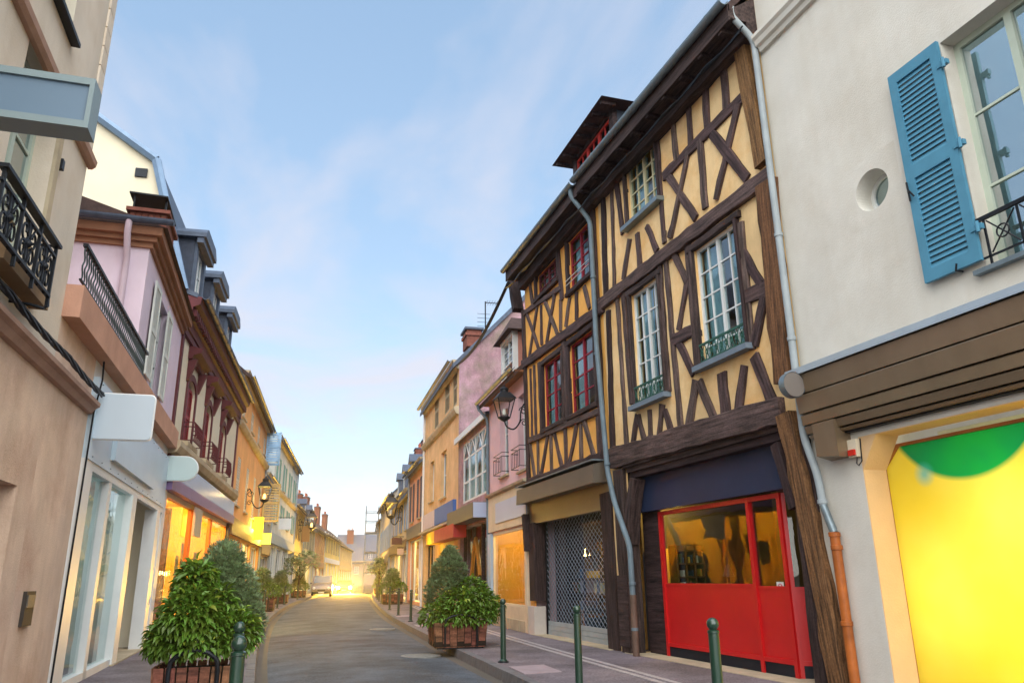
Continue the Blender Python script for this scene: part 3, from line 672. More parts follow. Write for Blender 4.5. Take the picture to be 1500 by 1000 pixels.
# shop surround: moulded lintel, posts and braces
b = h.mb(); zt = q(1030, 650)[1]
for k, (a, c, da) in enumerate(((0, .1, .09), (.1, .2, .04), (.2, .32, .0))):
    b.box(sh_a-.02+k*.05, sh_b+.02-k*.05, -.35, da, zt-c+.06, zt-a+.06)
h.part('shop_lintel', b, M_TIMBERD)
T((1157, 606), (1238, 1008), .30, M_TIMBER2, -.2, .13, w1=.30, jit=.03, name='corner_post', bow=-.03)
timber(h, (.21, 3.45), (.21, .14), .46, M_TIMBERD, -.1, .04, jit=.01, name='corner_post')
timber(h, (5.62, 3.6), (5.60, .14), .40, M_TIMBERD, -.2, .10, jit=.015, name='corner_post')
timber(h, (5.42, 2.15), (5.02, 3.35), .20, M_TIMBERD, -.16, .09, jit=.012, name='brace', bow=-.06); timber(h, (.42, 2.4), (.66, 3.32), .16, M_TIMBERD, -.16, .09, jit=.012, name='brace')
h.box('post_panel', 5.40, 5.82, .10, .125, .25, 1.55, M_TIMBERD)
M_BLKN = mk('blue_black_plinth', '161b26', .5, .2, 2, .05)
# red shopfront, set back
RD = -.30
v_t = q(1030, 739, RD)[1]; v_b = q(1040, 952, RD)[1]
u_l = q(966, 750, RD)[0]; u_m = q(1094, 730, RD)[0]; u_c = q(1140, 728, RD)[0]
h.box('shop_fascia', sh_a-.05, sh_b+.1, RD-.02, RD+.12, v_t+.03, shop_top+.05, M_NAVY)
h.box('shop_soffit', sh_a-.05, 1.25, -1.3, RD-.02, v_t+.02, v_t+.08, mk('rosy_soffit', '9a7c74', .7))
b = h.mb(); fwid = .075
for x in (u_l, u_m, u_c): b.box(x-fwid/2, x+fwid/2, RD-.06, RD+.02, .14, v_t)
b.box(u_c, u_l, RD-.05, RD+.015, v_t-.07, v_t+.0); b.box(u_c, u_l, RD-.05, RD+.015, v_b-.03, v_b+.03)
u_d, dd_ = .62, -1.05                                   # the door side turns into the recess
h.part('shop_frame', b, M_REDS)
sf_mid = q(1045, 856, RD)[1]
h.box('red_panel', u_m+fwid/2, u_l-fwid/2, RD-.04, RD-.015, v_b+.03, sf_mid, M_REDS); h.box('red_panel', u_c+fwid/2, u_m-fwid/2, RD-.04, RD-.015, v_b+.03, sf_mid-.03, M_REDS)
h.box('plinth_panel', u_c+.02, u_l, RD-.045, RD-.005, .12, v_b-.03, M_BLKN)
sw = h.box('shop_window', u_m+fwid/2, u_l-fwid/2, RD-.045, RD-.035, sf_mid, v_t-.07, M_GLASSS); h.box('shop_window', u_c+fwid/2, u_m-fwid/2, RD-.045, RD-.035, sf_mid-.03, v_t-.07, M_GLASSS)
h.box('window_rail', u_m+fwid/2, u_l-fwid/2, RD-.05, RD-.005, sf_mid-.02, sf_mid+.02, M_REDS); h.box('window_rail', u_c+fwid/2, u_m-fwid/2, RD-.05, RD-.005, sf_mid-.05, sf_mid-.01, M_REDS)
h.box('shop_frame_infill', u_l+fwid/2, sh_b+.06, RD-.05, RD-.0, .12, v_t+.05, M_TIMBERD)
# angled door
ang = math.atan2(dd_-RD, u_d-u_c); Ld = math.hypot(dd_-RD, u_d-u_c)
def dpt(s, off, z):
    c, s_ = math.cos(ang), math.sin(ang); return (u_c+c*s-s_*off, RD+s_*s+c*off, z)
def dbox(b, s0_, s1_, o0, o1, z0, z1): b.hexa([dpt(s0_, o0, z0), dpt(s1_, o0, z0), dpt(s1_, o1, z0), dpt(s0_, o1, z0), dpt(s0_, o0, z1), dpt(s1_, o0, z1), dpt(s1_, o1, z1), dpt(s0_, o1, z1)])
b = h.mb(); dbox(b, .03, .09, -.02, .03, .14, v_t); dbox(b, Ld-.07, Ld, -.02, .03, .14, v_t); dbox(b, .09, Ld-.07, -.02, .03, v_t-.07, v_t); dbox(b, .09, Ld-.07, -.02, .03, sf_mid-.08, sf_mid-.02); dbox(b, .09, Ld-.07, -.02, .03, v_b-.03, v_b+.03)
dr = h.part('shop_door', b, M_REDS)
b = h.mb(); dbox(b, .09, Ld-.07, -.01, .012, v_b+.03, sf_mid-.08); h.part('door_panel', b, M_REDS, dr)
b = h.mb(); dbox(b, .09, Ld-.07, -.01, .012, .14, v_b-.03); h.part('kick_panel', b, M_BLKN, dr)
b = h.mb(); dbox(b, .09, Ld-.07, 0, .006, sf_mid-.02, v_t-.07); h.part('pane', b, M_GLASSS, dr)
b = h.mb(); b.tube([dpt(Ld-.11, .03, 1.0), dpt(Ld-.11, .09, 1.0), dpt(Ld-.11, .09, 1.16), dpt(Ld-.11, .03, 1.16)], .012, 6); h.part('handle', b, M_IRON, dr)
h.box('recess_wall', .38, .42, -1.6, -.2, .1, v_t, M_REDS)
# no-dogs sticker on the glass
t = thing('glass_sticker', 'small white square no-dogs sticker on the narrow red-framed shop glass', 'sticker', F1.P(*[(u_c+.13), RD-.03, 0]), F1.rz)
su, sv = q(1141, 860, RD); su -= u_c+.13
part('card', MB(1).box(su-.08, su+.08, 0, .004, sv-.08, sv+.08), M_WHITE, t)
b = MB(1); nn = 24
for i in range(nn):
    a_, c_ = math.tau*i/nn, math.tau*(i+1)/nn
    b.add([(su+r_*math.cos(x), .006, sv+r_*math.sin(x)) for r_, x in ((.056, a_), (.056, c_), (.045, c_), (.045, a_))], [(0, 1, 2, 3)])
b.add([(su-.04, .007, sv+.034), (su-.034, .007, sv+.04), (su+.04, .007, sv-.034), (su+.034, .007, sv-.04)], [(0, 1, 2, 3)])
part('red_ring', b, M_REDS, t)
b = MB(1); b.box(su-.022, su+.022, .0045, .0055, sv-.006, sv+.014); b.box(su+.016, su+.034, .0045, .0055, sv+.008, sv+.028)
for x in (-.020, -.012, .012, .019): b.box(su+x-.003, su+x+.003, .0045, .0055, sv-.03, sv-.005)
b.box(su-.03, su-.02, .0045, .0055, sv+.008, sv+.024); part('dog_figure', b, M_IRON, t)
# shop room with its warm lamp and shelf
M_ROOMW = mk('warm_room_paint', 'd8a848', .8, .1, 1, .05)
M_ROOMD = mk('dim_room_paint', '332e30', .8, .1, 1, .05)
def room(h, u0, u1, v0, v1, d0, depth, mat, name='shop_room'):
    b = h.mb(); D = d0-depth
    b.quad((u0, D, v0), (u1, D, v0), (u1, D, v1), (u0, D, v1)); b.quad((u0, d0, v0), (u0, D, v0), (u0, D, v1), (u0, d0, v1)); b.quad((u1, d0, v0), (u1, d0, v1), (u1, D, v1), (u1, D, v0))
    b.quad((u0, d0, v0), (u1, d0, v0), (u1, D, v0), (u0, D, v0)); b.quad((u0, d0, v1), (u0, D, v1), (u1, D, v1), (u1, d0, v1))
    return h.part(name, b, mat)
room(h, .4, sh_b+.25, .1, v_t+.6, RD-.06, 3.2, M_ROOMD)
h.box('lit_partition', 5.50, 5.56, -1.7, -.42, .1, 2.05, M_ROOMW)
lamp_light('shop_lamp', F1.P(5.0, -.85, v_t+.16), 34, (1, .62, .10), .08)
sx = -1.2
b = h.mb()
for x in (0, .2, .4, .6): b.box(5.2, 5.48, sx-.3+x-.02, sx-.3+x+.02, .5, 2.1)
for z in (.75, 1.0, 1.25, 1.5, 1.75, 2.0): b.box(5.2, 5.48, sx-.3, sx+.3, z-.015, z+.015)
sfh = h.part('shelf', b, mk('shelf_wood', '4a3520', .6, .2))
cols_ = ['8b2f1f', 'c9a23a', '2f4858', 'd8cfae', '556b3a', '7a4a2a']
for z in (1.0, 1.25, 1.5, 1.75):
    for x in range(9):
        hh = random.uniform(.1, .18); c_ = random.choice(cols_)
        if random.random() < .75: h.box('shelf_goods', 5.26, 5.42, sx-.27+x*.062, sx-.27+x*.062+.045, z+.016, z+.016+hh, mk('goods_'+c_, c_, .6, .1), sfh)
tx = F1.uv(1078, 840, -.9)[0]
h.part('table_lamp', h.mb().lathe([(.09, 0), (.09, .02), (.025, .05), (.03, .14), (.10, .15), (.04, .32), (.012, .36), (.012, .46), (.0, .48)], 14, (tx, -.75, sf_mid-.02)), M_IRON, None, True)
h.box('window_ledge', u_c+.1, u_l-.1, -.95, RD-.06, sf_mid-.10, sf_mid-.045, M_TIMBERD)
h.box('door_step', .3, sh_b+.3, -1.1, .12, .0, .15, M_STONE)
# eaves, soffit boards, gutter and roof over both timbered houses
EO = .52
roof(h, 0, L1, GV+.56, 9, 49, M_TILE, EO, .16, .0)
b = h.mb(); b.add([(0, 0.0, GV-.32), (L1, 0.0, GV-.32), (L1, EO-.02, GV-.32), (0, EO-.02, GV-.32), (0, 0., GV+.2), (L1, 0., GV+.2), (L1, EO-.02, GV-.16), (0, EO-.02, GV-.16)], [(0,3,2,1),(4,5,6,7),(0,1,5,4),(1,2,6,5),(2,3,7,6),(3,0,4,7)])
h.part('soffit', b, M_TIMBERD)
h.box('eaves_board', 0, L1, EO-.02, EO+.012, GV-.36, GV-.05, M_TIMBERD)
timber(h, (0, GV-.42), (L1, GV-.46), .26, M_TIMBERD, 0, .2, name='wall_plate')
gutter(h, -.02, L1+.02, EO+.09, GV-.02, M_ZINC, .085)
for x in [i*.62+.3 for i in range(10)]: h.box('rafter_end', x-.05, x+.05, .2, EO-.02, GV-.40, GV-.32, M_TIMBERD)
cab = thing('cable_bundle', 'dark cable bundle sagging along the eaves of the timbered houses', 'cable', F1.P(0, .3, GV-.5), F1.rz)
for k in range(4):
    b = MB(1); pts = []
    for i in range(49):
        x = -.05+i*.243; pts.append((x, .02+.03*k+.012*math.sin(i*1.3+k), .03-.03*k-.07*abs(math.sin(i*.5+k*.4))**.6-.006*x))
    part('strand', b.tube(pts, .014, 5), M_IRON, cab, True)
an = thing('tv_aerial', 'thin dark rooftop aerial standing on the timbered house above the gutter', 'aerial', F1.P(1.55, -.9, GV+.9), F1.rz)
b = MB(1).tube([(0, 0, 0), (0, 0, 2.9)], .016, 6); part('mast', b, M_IRON, an)
b = MB(1)
for i in range(6): b.tube([(-.2, -.25+i*.1, 2.0+.08*i), (.2, -.25+i*.1, 2.0+.08*i)], .007, 5)
part('element', b, M_IRON, an)

# ------------------------------------------------ second timbered house: red casements above a grilled shop
_e = F1.end(L1); F2 = Frame('R', _e.x, _e.y, 1.5); L2 = 5.42
h = House('timbered_house', 'orange half-timbered house with dark red casements above a grilled shop', F2); q = F2.uv
T = lambda a, b_, w, mat=M_TIMBER, d0=0., d1=.05, **k: timber(h, q(*a), q(*b_), w, mat, d0, d1, **k)
wA = F2.rect((787, 404), (817, 374), (788, 438), (818, 408)); wB = F2.rect((833, 352), (865, 322), (835, 425.5), (866, 404.5))
wC = F2.rect((798, 533), (821, 517), (801, 627), (825.5, 615.5)); wD = F2.rect((837, 504), (867.5, 482), (840, 607), (872, 592))
wC = (wC[0]-.10, wC[1]+.12, wC[2], wC[3]); wD = (wD[0]-.12, wD[1]+.10, wD[2], wD[3])
st2 = q(835, 735)[1]
wall(h, 0, L2, GV+.1, [wA, wB, wC, wD, (.5, 4.95, 0, st2, 0)], M_ORA, 9, .16, gable=[(4.5, GV+5.2)])
M_REDB = mk('brown_red_frame', '6a2c30', .5, .15, 4, .08, 30)
for w_, mt, r_ in ((wA, M_REDB, 3), (wB, M_REDW, 4), (wC, M_REDW, 4), (wD, M_REDW, 4)):
    window(h, *w_, mt, M_GLASSB, cols=2 if w_ is wA else 1, rows=r_, d=-.05, fw=.06, mw=.03, curtain=M_CURT, cfrac=.8)
    timber(h, (w_[0]-.14, w_[3]+.06), (w_[1]+.14, w_[3]+.06), .13, M_TIMBERD, -.02, .075, jit=.006, name='lintel')
    timber(h, (w_[0]-.14, w_[2]-.05), (w_[1]+.14, w_[2]-.05), .11, M_TIMBERD, -.02, .11, jit=.006, name='sill')
    for s in (-1, 1):
        x = w_[0]-.07 if s < 0 else w_[1]+.07
        timber(h, (x, w_[2]-.02), (x, w_[3]), .14, M_TIMBERD, -.02, .07, jit=.006, name='jamb')
b = h.mb()
for z in (.18, .30): b.tube([(wB[0]-.05, .10, wB[2]+z), (wB[1]+.05, .10, wB[2]+z)], .010, 6)
h.part('window_guard', b, M_WHITE)
T((768, 535), (886, 450), .24, M_TIMBER, 0, .10, jit=.015, name='rail_beam'); T((776, 706), (886, 667), .18, M_TIMBER, 0, .10, name='rail_beam')
T((770, 458), (824, 421), .13, M_TIMBER, 0, .07, name='rail_beam'); T((777, 645), (881, 602), .15, M_TIMBER, 0, .08, name='rail_beam')
T((757, 405), (766, 455), .2, M_TIMBERD, 0, .3, name='brace'); T((768, 455), (777, 712), .15, M_TIMBERD, 0, .08, name='corner_post'); T((869, 300), (887, 672), .2, M_TIMBERD, 0, .07, name='corner_post')
tl = [((773, 461), (791, 513), .13), ((788, 450), (776, 526), .13), ((793.6, 447), (795, 505), .12), ((798, 437), (818, 490), .15), ((814, 428), (802, 503), .13), ((822.6, 438), (822.6, 485), .14),
      ((835.7, 436), (830, 479), .13), ((846, 428), (846, 468), .14), ((857, 420), (865, 452), .14), ((817.5, 356), (824.5, 440), .2), ((775, 402), (782, 448), .16),
      ((783.5, 535), (786.4, 640), .12), ((778, 540), (781, 642), .08), ((790.7, 531), (795, 634), .16), ((827, 500), (834, 620), .26), ((874, 462), (879, 603), .14),
      ((777.7, 650), (785, 702), .13), ((788.7, 641), (790, 699), .12), ((803.8, 637), (793.6, 698), .13), ((808, 635), (809.6, 694), .13), ((812.5, 633), (825.5, 688), .14), ((829, 626), (831, 686), .16),
      ((847, 617), (834, 685), .14), ((851.6, 617), (853, 679), .15), ((856, 614), (872, 671), .16), ((877, 605), (880, 668), .15)]
for a, c, w_ in tl: T(a, c, w_)
# shop of that house
M_AWN = mk('bronze_awning', '5c5348', .35, .15, 1.2, .04, 20, spec=.6); M_FAS2 = mk('dull_gold_fascia', '6f5f48', .4, .15, 1, .04, 20, spec=.5)
a0 = q(826, 694, .35); a1 = q(828, 719, .35)
h.part('awning_box', h.mb().extr([(0, a0[1]+.08), (.35, a0[1]), (.37, a1[1]), (0.0, a1[1]+.03)], 'x', .12, L2-.02), M_AWN)
h.box('awning_flashing', .1, L2, -.02, .39, a0[1]+.07, a0[1]+.10, M_ZINC)
fz0 = q(846, 755, -.1)[1]
h.box('shop_fascia', .02, L2-.02, -.14, .02, fz0, a1[1]+.04, M_FAS2)
timber(h, (5.05, 2.9), (5.02, .95), .42, M_TIMBERD, -.25, .08, jit=.01, name='corner_post'); timber(h, (5.26, 2.2), (5.42, 3.15), .16, M_TIMBERD, -.2, .2, name='brace', bow=.04)
h.box('post_base', 4.80, 5.28, -.2, .12, .1, .82, mk('pale_stone_block', 'c4bab0', .85, .12, 2, .25, 30))
timber(h, (.28, st2), (.2, .14), .5, M_TIMBERD, -.2, .06, jit=.01, name='corner_post')
gu0, gu1, gv0, gv1 = .52, 4.78, .42, fz0+.05
GD = -.26
b = h.mb(); s_ = .21; tv = .14; k = int((gu1-gu0)/s_)+int((gv1-gv0)/tv)+2
for sgn in (1, -1):
    for i in range(-30, 70):
        # line u = gu0 + i*s_ + sgn*(v-gv0)*s_/tv*... clipped to the opening
        pts = []
        c0_ = gu0+i*s_; sl = sgn*s_/tv
        lo, hi = gv0, gv1
        for lim in (gu0, gu1):
            pass
        va, vb_ = gv0, gv1; ua, ub = c0_, c0_+sl*(gv1-gv0)
        def clip(ua, va, ub, vb_):
            for lim, keep in ((gu0, 1), (gu1, -1)):
                fa, fb = (ua-lim)*keep, (ub-lim)*keep
                if fa < 0 and fb < 0: return None
                if fa < 0: t = fa/(fa-fb); ua, va = ua+(ub-ua)*t, va+(vb_-va)*t
                elif fb < 0: t = fb/(fb-fa); ub, vb_ = ub+(ua-ub)*t, vb_+(va-vb_)*t
            return ua, va, ub, vb_
        c = clip(ua, va, ub, vb_)
        if not c or abs(c[3]-c[1]) < .02: continue
        b.tube([(c[0], GD+.006*sgn, c[1]), (c[2], GD+.006*sgn, c[3])], .0065, 4, cap=False)
M_GRILL = mk('grille_steel', 'a9b2bb', .4, .1, 5, .02, metal=.7)
h.part('lattice_grille', b, M_GRILL, kind='stuff')
b = h.mb(); b.box(gu0-.05, gu0+.02, GD-.03, GD+.03, .14, gv1); b.box(gu1-.02, gu1+.05, GD-.03, GD+.03, .14, gv1); h.part('grille_guide', b, M_IRON)
for i in range(3): h.box('grille_slat', gu0, gu1, GD-.02, GD+.02-.004*i, .15+i*.11, .15+i*.11+.103, M_ZINCP)
h.box('door_sill', .2, 5.0, -.5, .14, 0, .15, M_STONE)
sw = h.box('shop_window', gu0, gu1, -.62, -.61, .14, gv1+.1, M_GLASSS)
for x in (1.7, 3.2): h.box('window_bar', x-.03, x+.03, -.66, -.6, .14, gv1+.1, M_NAVY, sw)
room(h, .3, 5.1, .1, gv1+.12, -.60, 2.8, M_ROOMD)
lamp_light('shop_lamp', F2.P(2.6, -1.7, 2.3), 10, (1, .75, .4), .2)
h.part('globe_lamp', h.mb().lathe([(.0, -.1), (.07, -.07), (.1, 0), (.07, .07), (0, .1)], 12, (3.0, -1.4, 2.2)), emit('warm_bulb', 'ffc46a', 1.2), None, True)
for i in range(26):
    x, z = random.uniform(.7, 4.5), random.choice([.35, .75, 1.15, 1.5]); c_ = random.choice(cols_+['c86a2a', '3c6ea0', 'b8b0c8'])
    w_, hh = random.uniform(.12, .3), random.uniform(.15, .32)
    h.box('shop_goods', x, x+w_, -1.1-random.uniform(0, .3), -.85, z, z+hh, mk('goods_'+c_, c_, .6, .1))
for z in (.33, .73, 1.13, 1.48): h.box('shelf_board', .6, 4.7, -1.45, -.8, z-.03, z, M_TIMBERD)
roof(h, 0, L2, GV+.52, 9, 49, M_TILE, EO, .16, .0)
b = h.mb(); b.add([(0, 0.0, GV-.36), (L2+.2, 0.0, GV-.36), (L2+.2, EO-.02, GV-.36), (0, EO-.02, GV-.36), (0, 0., GV+.16), (L2+.2, 0., GV+.16), (L2+.2, EO-.02, GV-.2), (0, EO-.02, GV-.2)], [(0,3,2,1),(4,5,6,7),(0,1,5,4),(1,2,6,5),(2,3,7,6),(3,0,4,7)])
h.part('soffit', b, M_TIMBERD); h.box('eaves_board', 0, L2+.2, EO-.02, EO+.012, GV-.40, GV-.09, M_TIMBERD)
timber(h, (0, GV-.46), (L2, GV-.56), .3, M_TIMBERD, 0, .2, name='wall_plate')
gutter(h, .03, L2+.22, EO+.09, GV-.06, M_ZINC, .085)
chimney(h, L2-.2, L2+.45, -3.2, -2.5, GV+2.6, GV+4.4, M_BRICK, M_SLATE, 2, mk('terracotta', '9a5238', .8))
# dormer with three red casements
dd_ = -.55
dq = lambda px, py: F2.uv(px, py, dd_)
dw = F2.rect((844, 236), (893, 172), (845.5, 258), (894, 202), dd_)
du0, du1, dv0, dv1 = dw[0], dw[1], GV+.55, dw[3]
b = h.mb(); b.box(du0-.22, du0, dd_-.1, dd_+.02, GV+.3, dv1+.1); b.box(du1, du1+.22, dd_-.1, dd_+.02, GV+.3, dv1+.1); b.box(du0-.22, du1+.22, dd_-.1, dd_+.03, dv1+.02, dv1+.25)
dm = h.part('dormer', b, M_TIMBERD)
M_SLW = mk('slate_cheek', '3d4653', .6, .3, 8, .3, 20)
for x in (du0-.18, du1+.1): h.box('cheek', x, x+.08, -4.0, dd_-.1, GV+.3, dv1+.15, M_SLW, dm)
W3 = (du1-du0)/3
for i in range(3): window(h, du0+i*W3, du0+(i+1)*W3, dv0, dv1, mk('bright_red_frame', 'b8352e', .5, .1), M_GLASSB, 2, 3, d=dd_-.02, fw=.06, mw=.03, casements=1, parent=dm, name='dormer_window', panes=True)
um = (du0+du1)/2; hw_ = (du1-du0)/2+.62; rz_ = dv1+.22; ap = .95
b = h.mb()
F_, B_ = dd_+.48, -4.6
pts = [(um-hw_, F_, rz_-.10), (um+hw_, F_, rz_-.10), (um+hw_, B_, rz_-.10), (um-hw_, B_, rz_-.10), (um-.25, F_-.85, rz_+ap), (um+.25, F_-.85, rz_+ap), (um+.25, B_, rz_+ap), (um-.25, B_, rz_+ap)]
b.add(pts, [(0, 1, 5, 4), (1, 2, 6, 5), (3, 0, 4, 7), (4, 5, 6, 7), (0, 3, 2, 1)]); h.part('dormer_roof', b, M_TILE, dm)
for i in range(7):
    x = um-hw_+.2+i*(2*hw_-.4)/6; h.box('rafter_end', x-.035, x+.035, dd_+.03, F_-.06, rz_-.19, rz_-.105, M_TIMBERD, dm)

dp2 = thing('drain_pipe', 'blue-grey rainwater pipe bending between the two timbered houses', 'drainpipe', F2.P(0, 0, 0), F2.rz)
hp.root = dp2; hp.part = lambda n_, b_, m_, p_=None, s_=False: part(n_, b_, m_, p_ or dp2, s_)
def U2(px, py, d): u, v = F2.uv(px, py, d); return (u, d, v)
M_BLP = mk('blue_grey_pipe', '66767f', .5, .2, 4, .08, 20)
k0 = U2(890, 690, .17); k1 = U2(900, 735, .16); k2 = U2(924, 800, .16); 
pipe(hp, [(.25, EO+.05, GV-.1), (.25, EO+.05, GV-.3), (.12, .16, GV-.95), (.10, .16, 6.5), (k0[0], .17, k0[2]), (k1[0], .16, k1[2]), (k2[0], .18, k2[2]), (k2[0]-.02, .18, .14)], .055, M_BLP, 'upper_pipe', 12,
     [(.1, .16, 8.0), (.1, .16, 6.2), (k0[0], .17, k0[2]+.15), (k2[0]-.02, .18, 1.4), (k2[0]-.02, .18, .6)])
pipe(hp, [(k2[0]-.02, .18, 1.2), (k2[0]-.02, .18, .14)], .062, mk('brown_pipe', '6a5448', .6, .3, 4, .2), 'lower_pipe', 12)

# ------------------------------------------------ pink house with dormer and lit shop
_e = F2.end(L2); F3 = Frame('R', _e.x, _e.y, 4.6); L3 = 4.85
h = House('pink_house', 'pale pink house with a small roof dormer above a lit bow shop window', F3); q = F3.uv
gv = q(740, 541, .35)[1]
w1 = F3.rect((733, 604), (745, 597), (733, 698), (744, 694)); w2 = F3.rect((759, 580), (771, 573), (760, 690), (771, 686))
M_PINK = mk('pale_pink_render', 'd6b4b8', .9, .10, 1.2, .2, 50, stain='b08e90', stain_amt=.4)
s3 = F3.rect((731, 780), (785, 766), (740, 901), (785, 906)); s3 = (.25, L3-.55, .75, q(757, 773)[1])
wall(h, 0, L3, gv, [w1, w2, (*s3, .05)], M_PINK, 8, .2, gable=[(4, gv+3.4)])
for w_ in (w1, w2):
    window(h, *w_, M_WHITE, M_GLASS, 1, 3, d=-.16, fw=.06, mw=.03); sill(h, w_[0]-.08, w_[1]+.08, w_[2], M_STONE, .08)
    b = h.mb(); z = w_[2]
    for y in (.05, .5, .62): b.tube([(w_[0]-.06, 0, z+y), (w_[0]-.06, .22, z+y), (w_[1]+.06, .22, z+y), (w_[1]+.06, 0, z+y)], .012, 6)
    for i in range(6): x = w_[0]-.04+(w_[1]-w_[0]+.08)*i/5; b.tube([(x, .22, z+.05), (x, .22, z+.5)], .008, 5)
    h.part('window_guard', b, M_IRON)
roof(h, 0, L3, gv, 8, 42, M_TILE, .35, .14, 0); gutter(h, -.05, L3+.1, .43, gv-.22, M_ZINC, .08)
h.box('soffit', 0, L3, 0, .34, gv-.34, gv-.28, mk('brown_soffit', '8a5a3c', .7, .2))
db = F3.rect((735, 505), (750, 497), (737, 538), (752, 528), -.35)
b = h.mb(); b.box(db[0]-.12, db[0], -.5, -.33, gv, db[3]+.1); b.box(db[1], db[1]+.12, -.5, -.33, gv, db[3]+.1); b.box(db[0]-.12, db[1]+.12, -.5, -.30, db[3], db[3]+.16); dm = h.part('dormer', b, M_WHITE)
for x in (db[0]-.12, db[1]+.02): h.box('cheek', x, x+.1, -3, -.5, gv, db[3]+.1, mk('salmon_cheek', 'b98070', .8, .15), dm)
window(h, *db, M_WHITE, M_GLASS, 1, 3, d=-.4, fw=.05, mw=.03, parent=dm, name='dormer_window')
um, hw_, rz_ = (db[0]+db[1])/2, (db[1]-db[0])/2+.4, db[3]+.12
h.part('dormer_roof', h.mb().add([(um-hw_, -.1, rz_), (um+hw_, -.1, rz_), (um+hw_, -3.4, rz_), (um-hw_, -3.4, rz_), (um, -.5, rz_+.75), (um, -3.4, rz_+.75)], [(0, 1, 4), (1, 2, 5, 4), (3, 0, 4, 5), (0, 3, 2, 1)]), M_TILE, dm)
fa = F3.rect((725.5, 737), (770.5, 721), (727, 766), (772, 753.5), .08)
h.box('shop_surround', -.02, L3-.02, .0, .07, fa[2]-.22, fa[3]+.25, mk('cream_shop_paint', 'cfc0a4', .6, .12, 2, .1))
h.box('sign_panel', fa[0], min(fa[1], L3-.2), .07, .10, fa[2], fa[3], mk('pale_blue_panel', 'a9b4cc', .4, .06, 1, .02))
h.part('shop_cornice', h.mb().extr([(0, fa[3]+.25), (.16, fa[3]+.3), (.18, fa[3]+.36), (.0, fa[3]+.42)], 'x', -.05, L3+.02), M_STONE)
h.box('pilaster', L3-.5, L3-.06, .0, .09, .14, s3[3], mk('pale_blue_paint', 'a8bccb', .5, .08)); h.box('pilaster', .02, .24, 0, .09, .14, s3[3], mk('cream_shop_paint', 'cfc0a4'))
sw = h.box('shop_window', s3[0]+.06, s3[1]-.06, -.04, -.03, s3[2]+.05, s3[3]-.06, M_GLASSS)
b = h.mb(); b.box(*s3[:2], -.06, .02, s3[2], s3[2]+.06); b.box(*s3[:2], -.06, .02, s3[3]-.07, s3[3]); b.box(s3[0], s3[0]+.07, -.06, .02, *s3[2:]); b.box(s3[1]-.07, s3[1], -.06, .02, *s3[2:]); h.part('window_frame', b, mk('cream_shop_paint', 'cfc0a4'), sw)
for i in range(7): h.box('plinth_brick', s3[0]+i*.55, s3[0]+i*.55+.53, .0, .1+.01*(i % 2), .14, .42, M_STONE)
h.box('stall_riser', .2, L3-.5, -.02, .05, .42, .76, mk('cream_shop_paint', 'cfc0a4'))
room(h, .2, L3-.4, .5, s3[3]+.6, -.06, 2.2, M_ROOMW)
lamp_light('shop_lamp', F3.P(2.9, -.7, s3[3]+.3), 32, (1, .66, .14), .15)
h.part('drape', h.mb().add([(s3[0]+.5+i*.12, -1.2-.08*math.sin(i*1.7), z) for z in (.9, s3[3]-.1) for i in range(16)], [(i, i+1, 17+i, 16+i) for i in range(15)]), mk('gold_drape', 'c79a3c', .7, .15), None, True)
h.part('mannequin', h.mb().lathe([(.02, 0), (.14, .02), (.03, .06), (.03, .5), (.14, .55), (.12, .75), (.17, .95), (.15, 1.05), (.05, 1.1), (.04, 1.16), (0, 1.17)], 14, (1.0, -.6, .75)), M_WHITE, None, True)
b = h.mb().tube([(L3-.03, .42, gv-.28), (L3-.03, .38, gv-.45), (L3-.03, .1, gv-.75), (L3-.03, .07, gv-1.0), (L3-.03, .07, .2)], .05, 8); h.part('downpipe', b, M_BLP, None, True)

# ------------------------------------------------ narrow glazed house
_e = F3.end(L3); F3b = Frame('R', _e.x, _e.y, 4.6); L3b = 5.8
h = House('glazed_house', 'narrow mauve house with a tall white-framed studio window', F3b); q = F3b.uv
M_MAUVE = mk('mauve_render', 'bd98a4', .92, .34, 2.4, .4, 30, stain='8d8a72', stain_amt=.9, streak=.15, speck=.28)
gw = F3b.rect((677, 652), (714, 619), (678, 735), (715, 724)); gw = (.12, gw[1], gw[2], gw[3]); tv = gw[3]+.12
sg_ = (.3, L3b-.5, .2, q(695, 768)[1])
wall(h, 0, L3b, tv+.2, [gw, (*sg_, .3)], M_MAUVE, 7, .15)
h.part('lean_roof', h.mb().extr([(.18, tv+.12), (.18, tv+.22), (-7, tv+1.6), (-7, tv+1.45)], 'x', 0, L3b), M_SLATE); h.box('roof_fascia', 0, L3b, .14, .2, tv+.0, tv+.22, M_WHITE)
f = window(h, *gw, M_WHITE, M_GLASSB, 1, 3, d=-.04, fw=.09, mw=.07, casements=4, vpos=[0, .32, .74, 1.0], curtain=M_CURT, cfrac=.9)
b = h.mb(); W4 = (gw[1]-gw[0])/4; z0, z1 = gw[2]+(gw[3]-gw[2])*.75, gw[3]-.08
for i in range(4):
    x = gw[0]+i*W4
    for A, B in (((x+.08, z0), (x+W4/2, z1)), ((x+W4-.08, z0), (x+W4/2, z1))): b.tube([(A[0], -.05, A[1]), (B[0], -.05, B[1])], .03, 4)
h.part('glazing_bar', b, M_WHITE, f)
bx = F3b.rect((661, 750), (697, 732), (662, 768), (697, 757), .5)
h.box('sign_box', .35, L3b-.3, .0, .5, bx[2], bx[3], mk('taupe_sign', '5b544f', .45, .1)); h.box('sign_end', .32, .35, .01, .49, bx[2]+.01, bx[3]-.01, mk('pale_blue_panel', 'a9b4cc'))
sw = h.box('shop_window', *sg_[:2], -.22, -.21, *sg_[2:], M_GLASSS)
for x in (.3, 1.9, 3.5, 5.2): h.box('window_bar', x, x+.1, -.25, -.15, .2, sg_[3], M_TIMBER, sw)
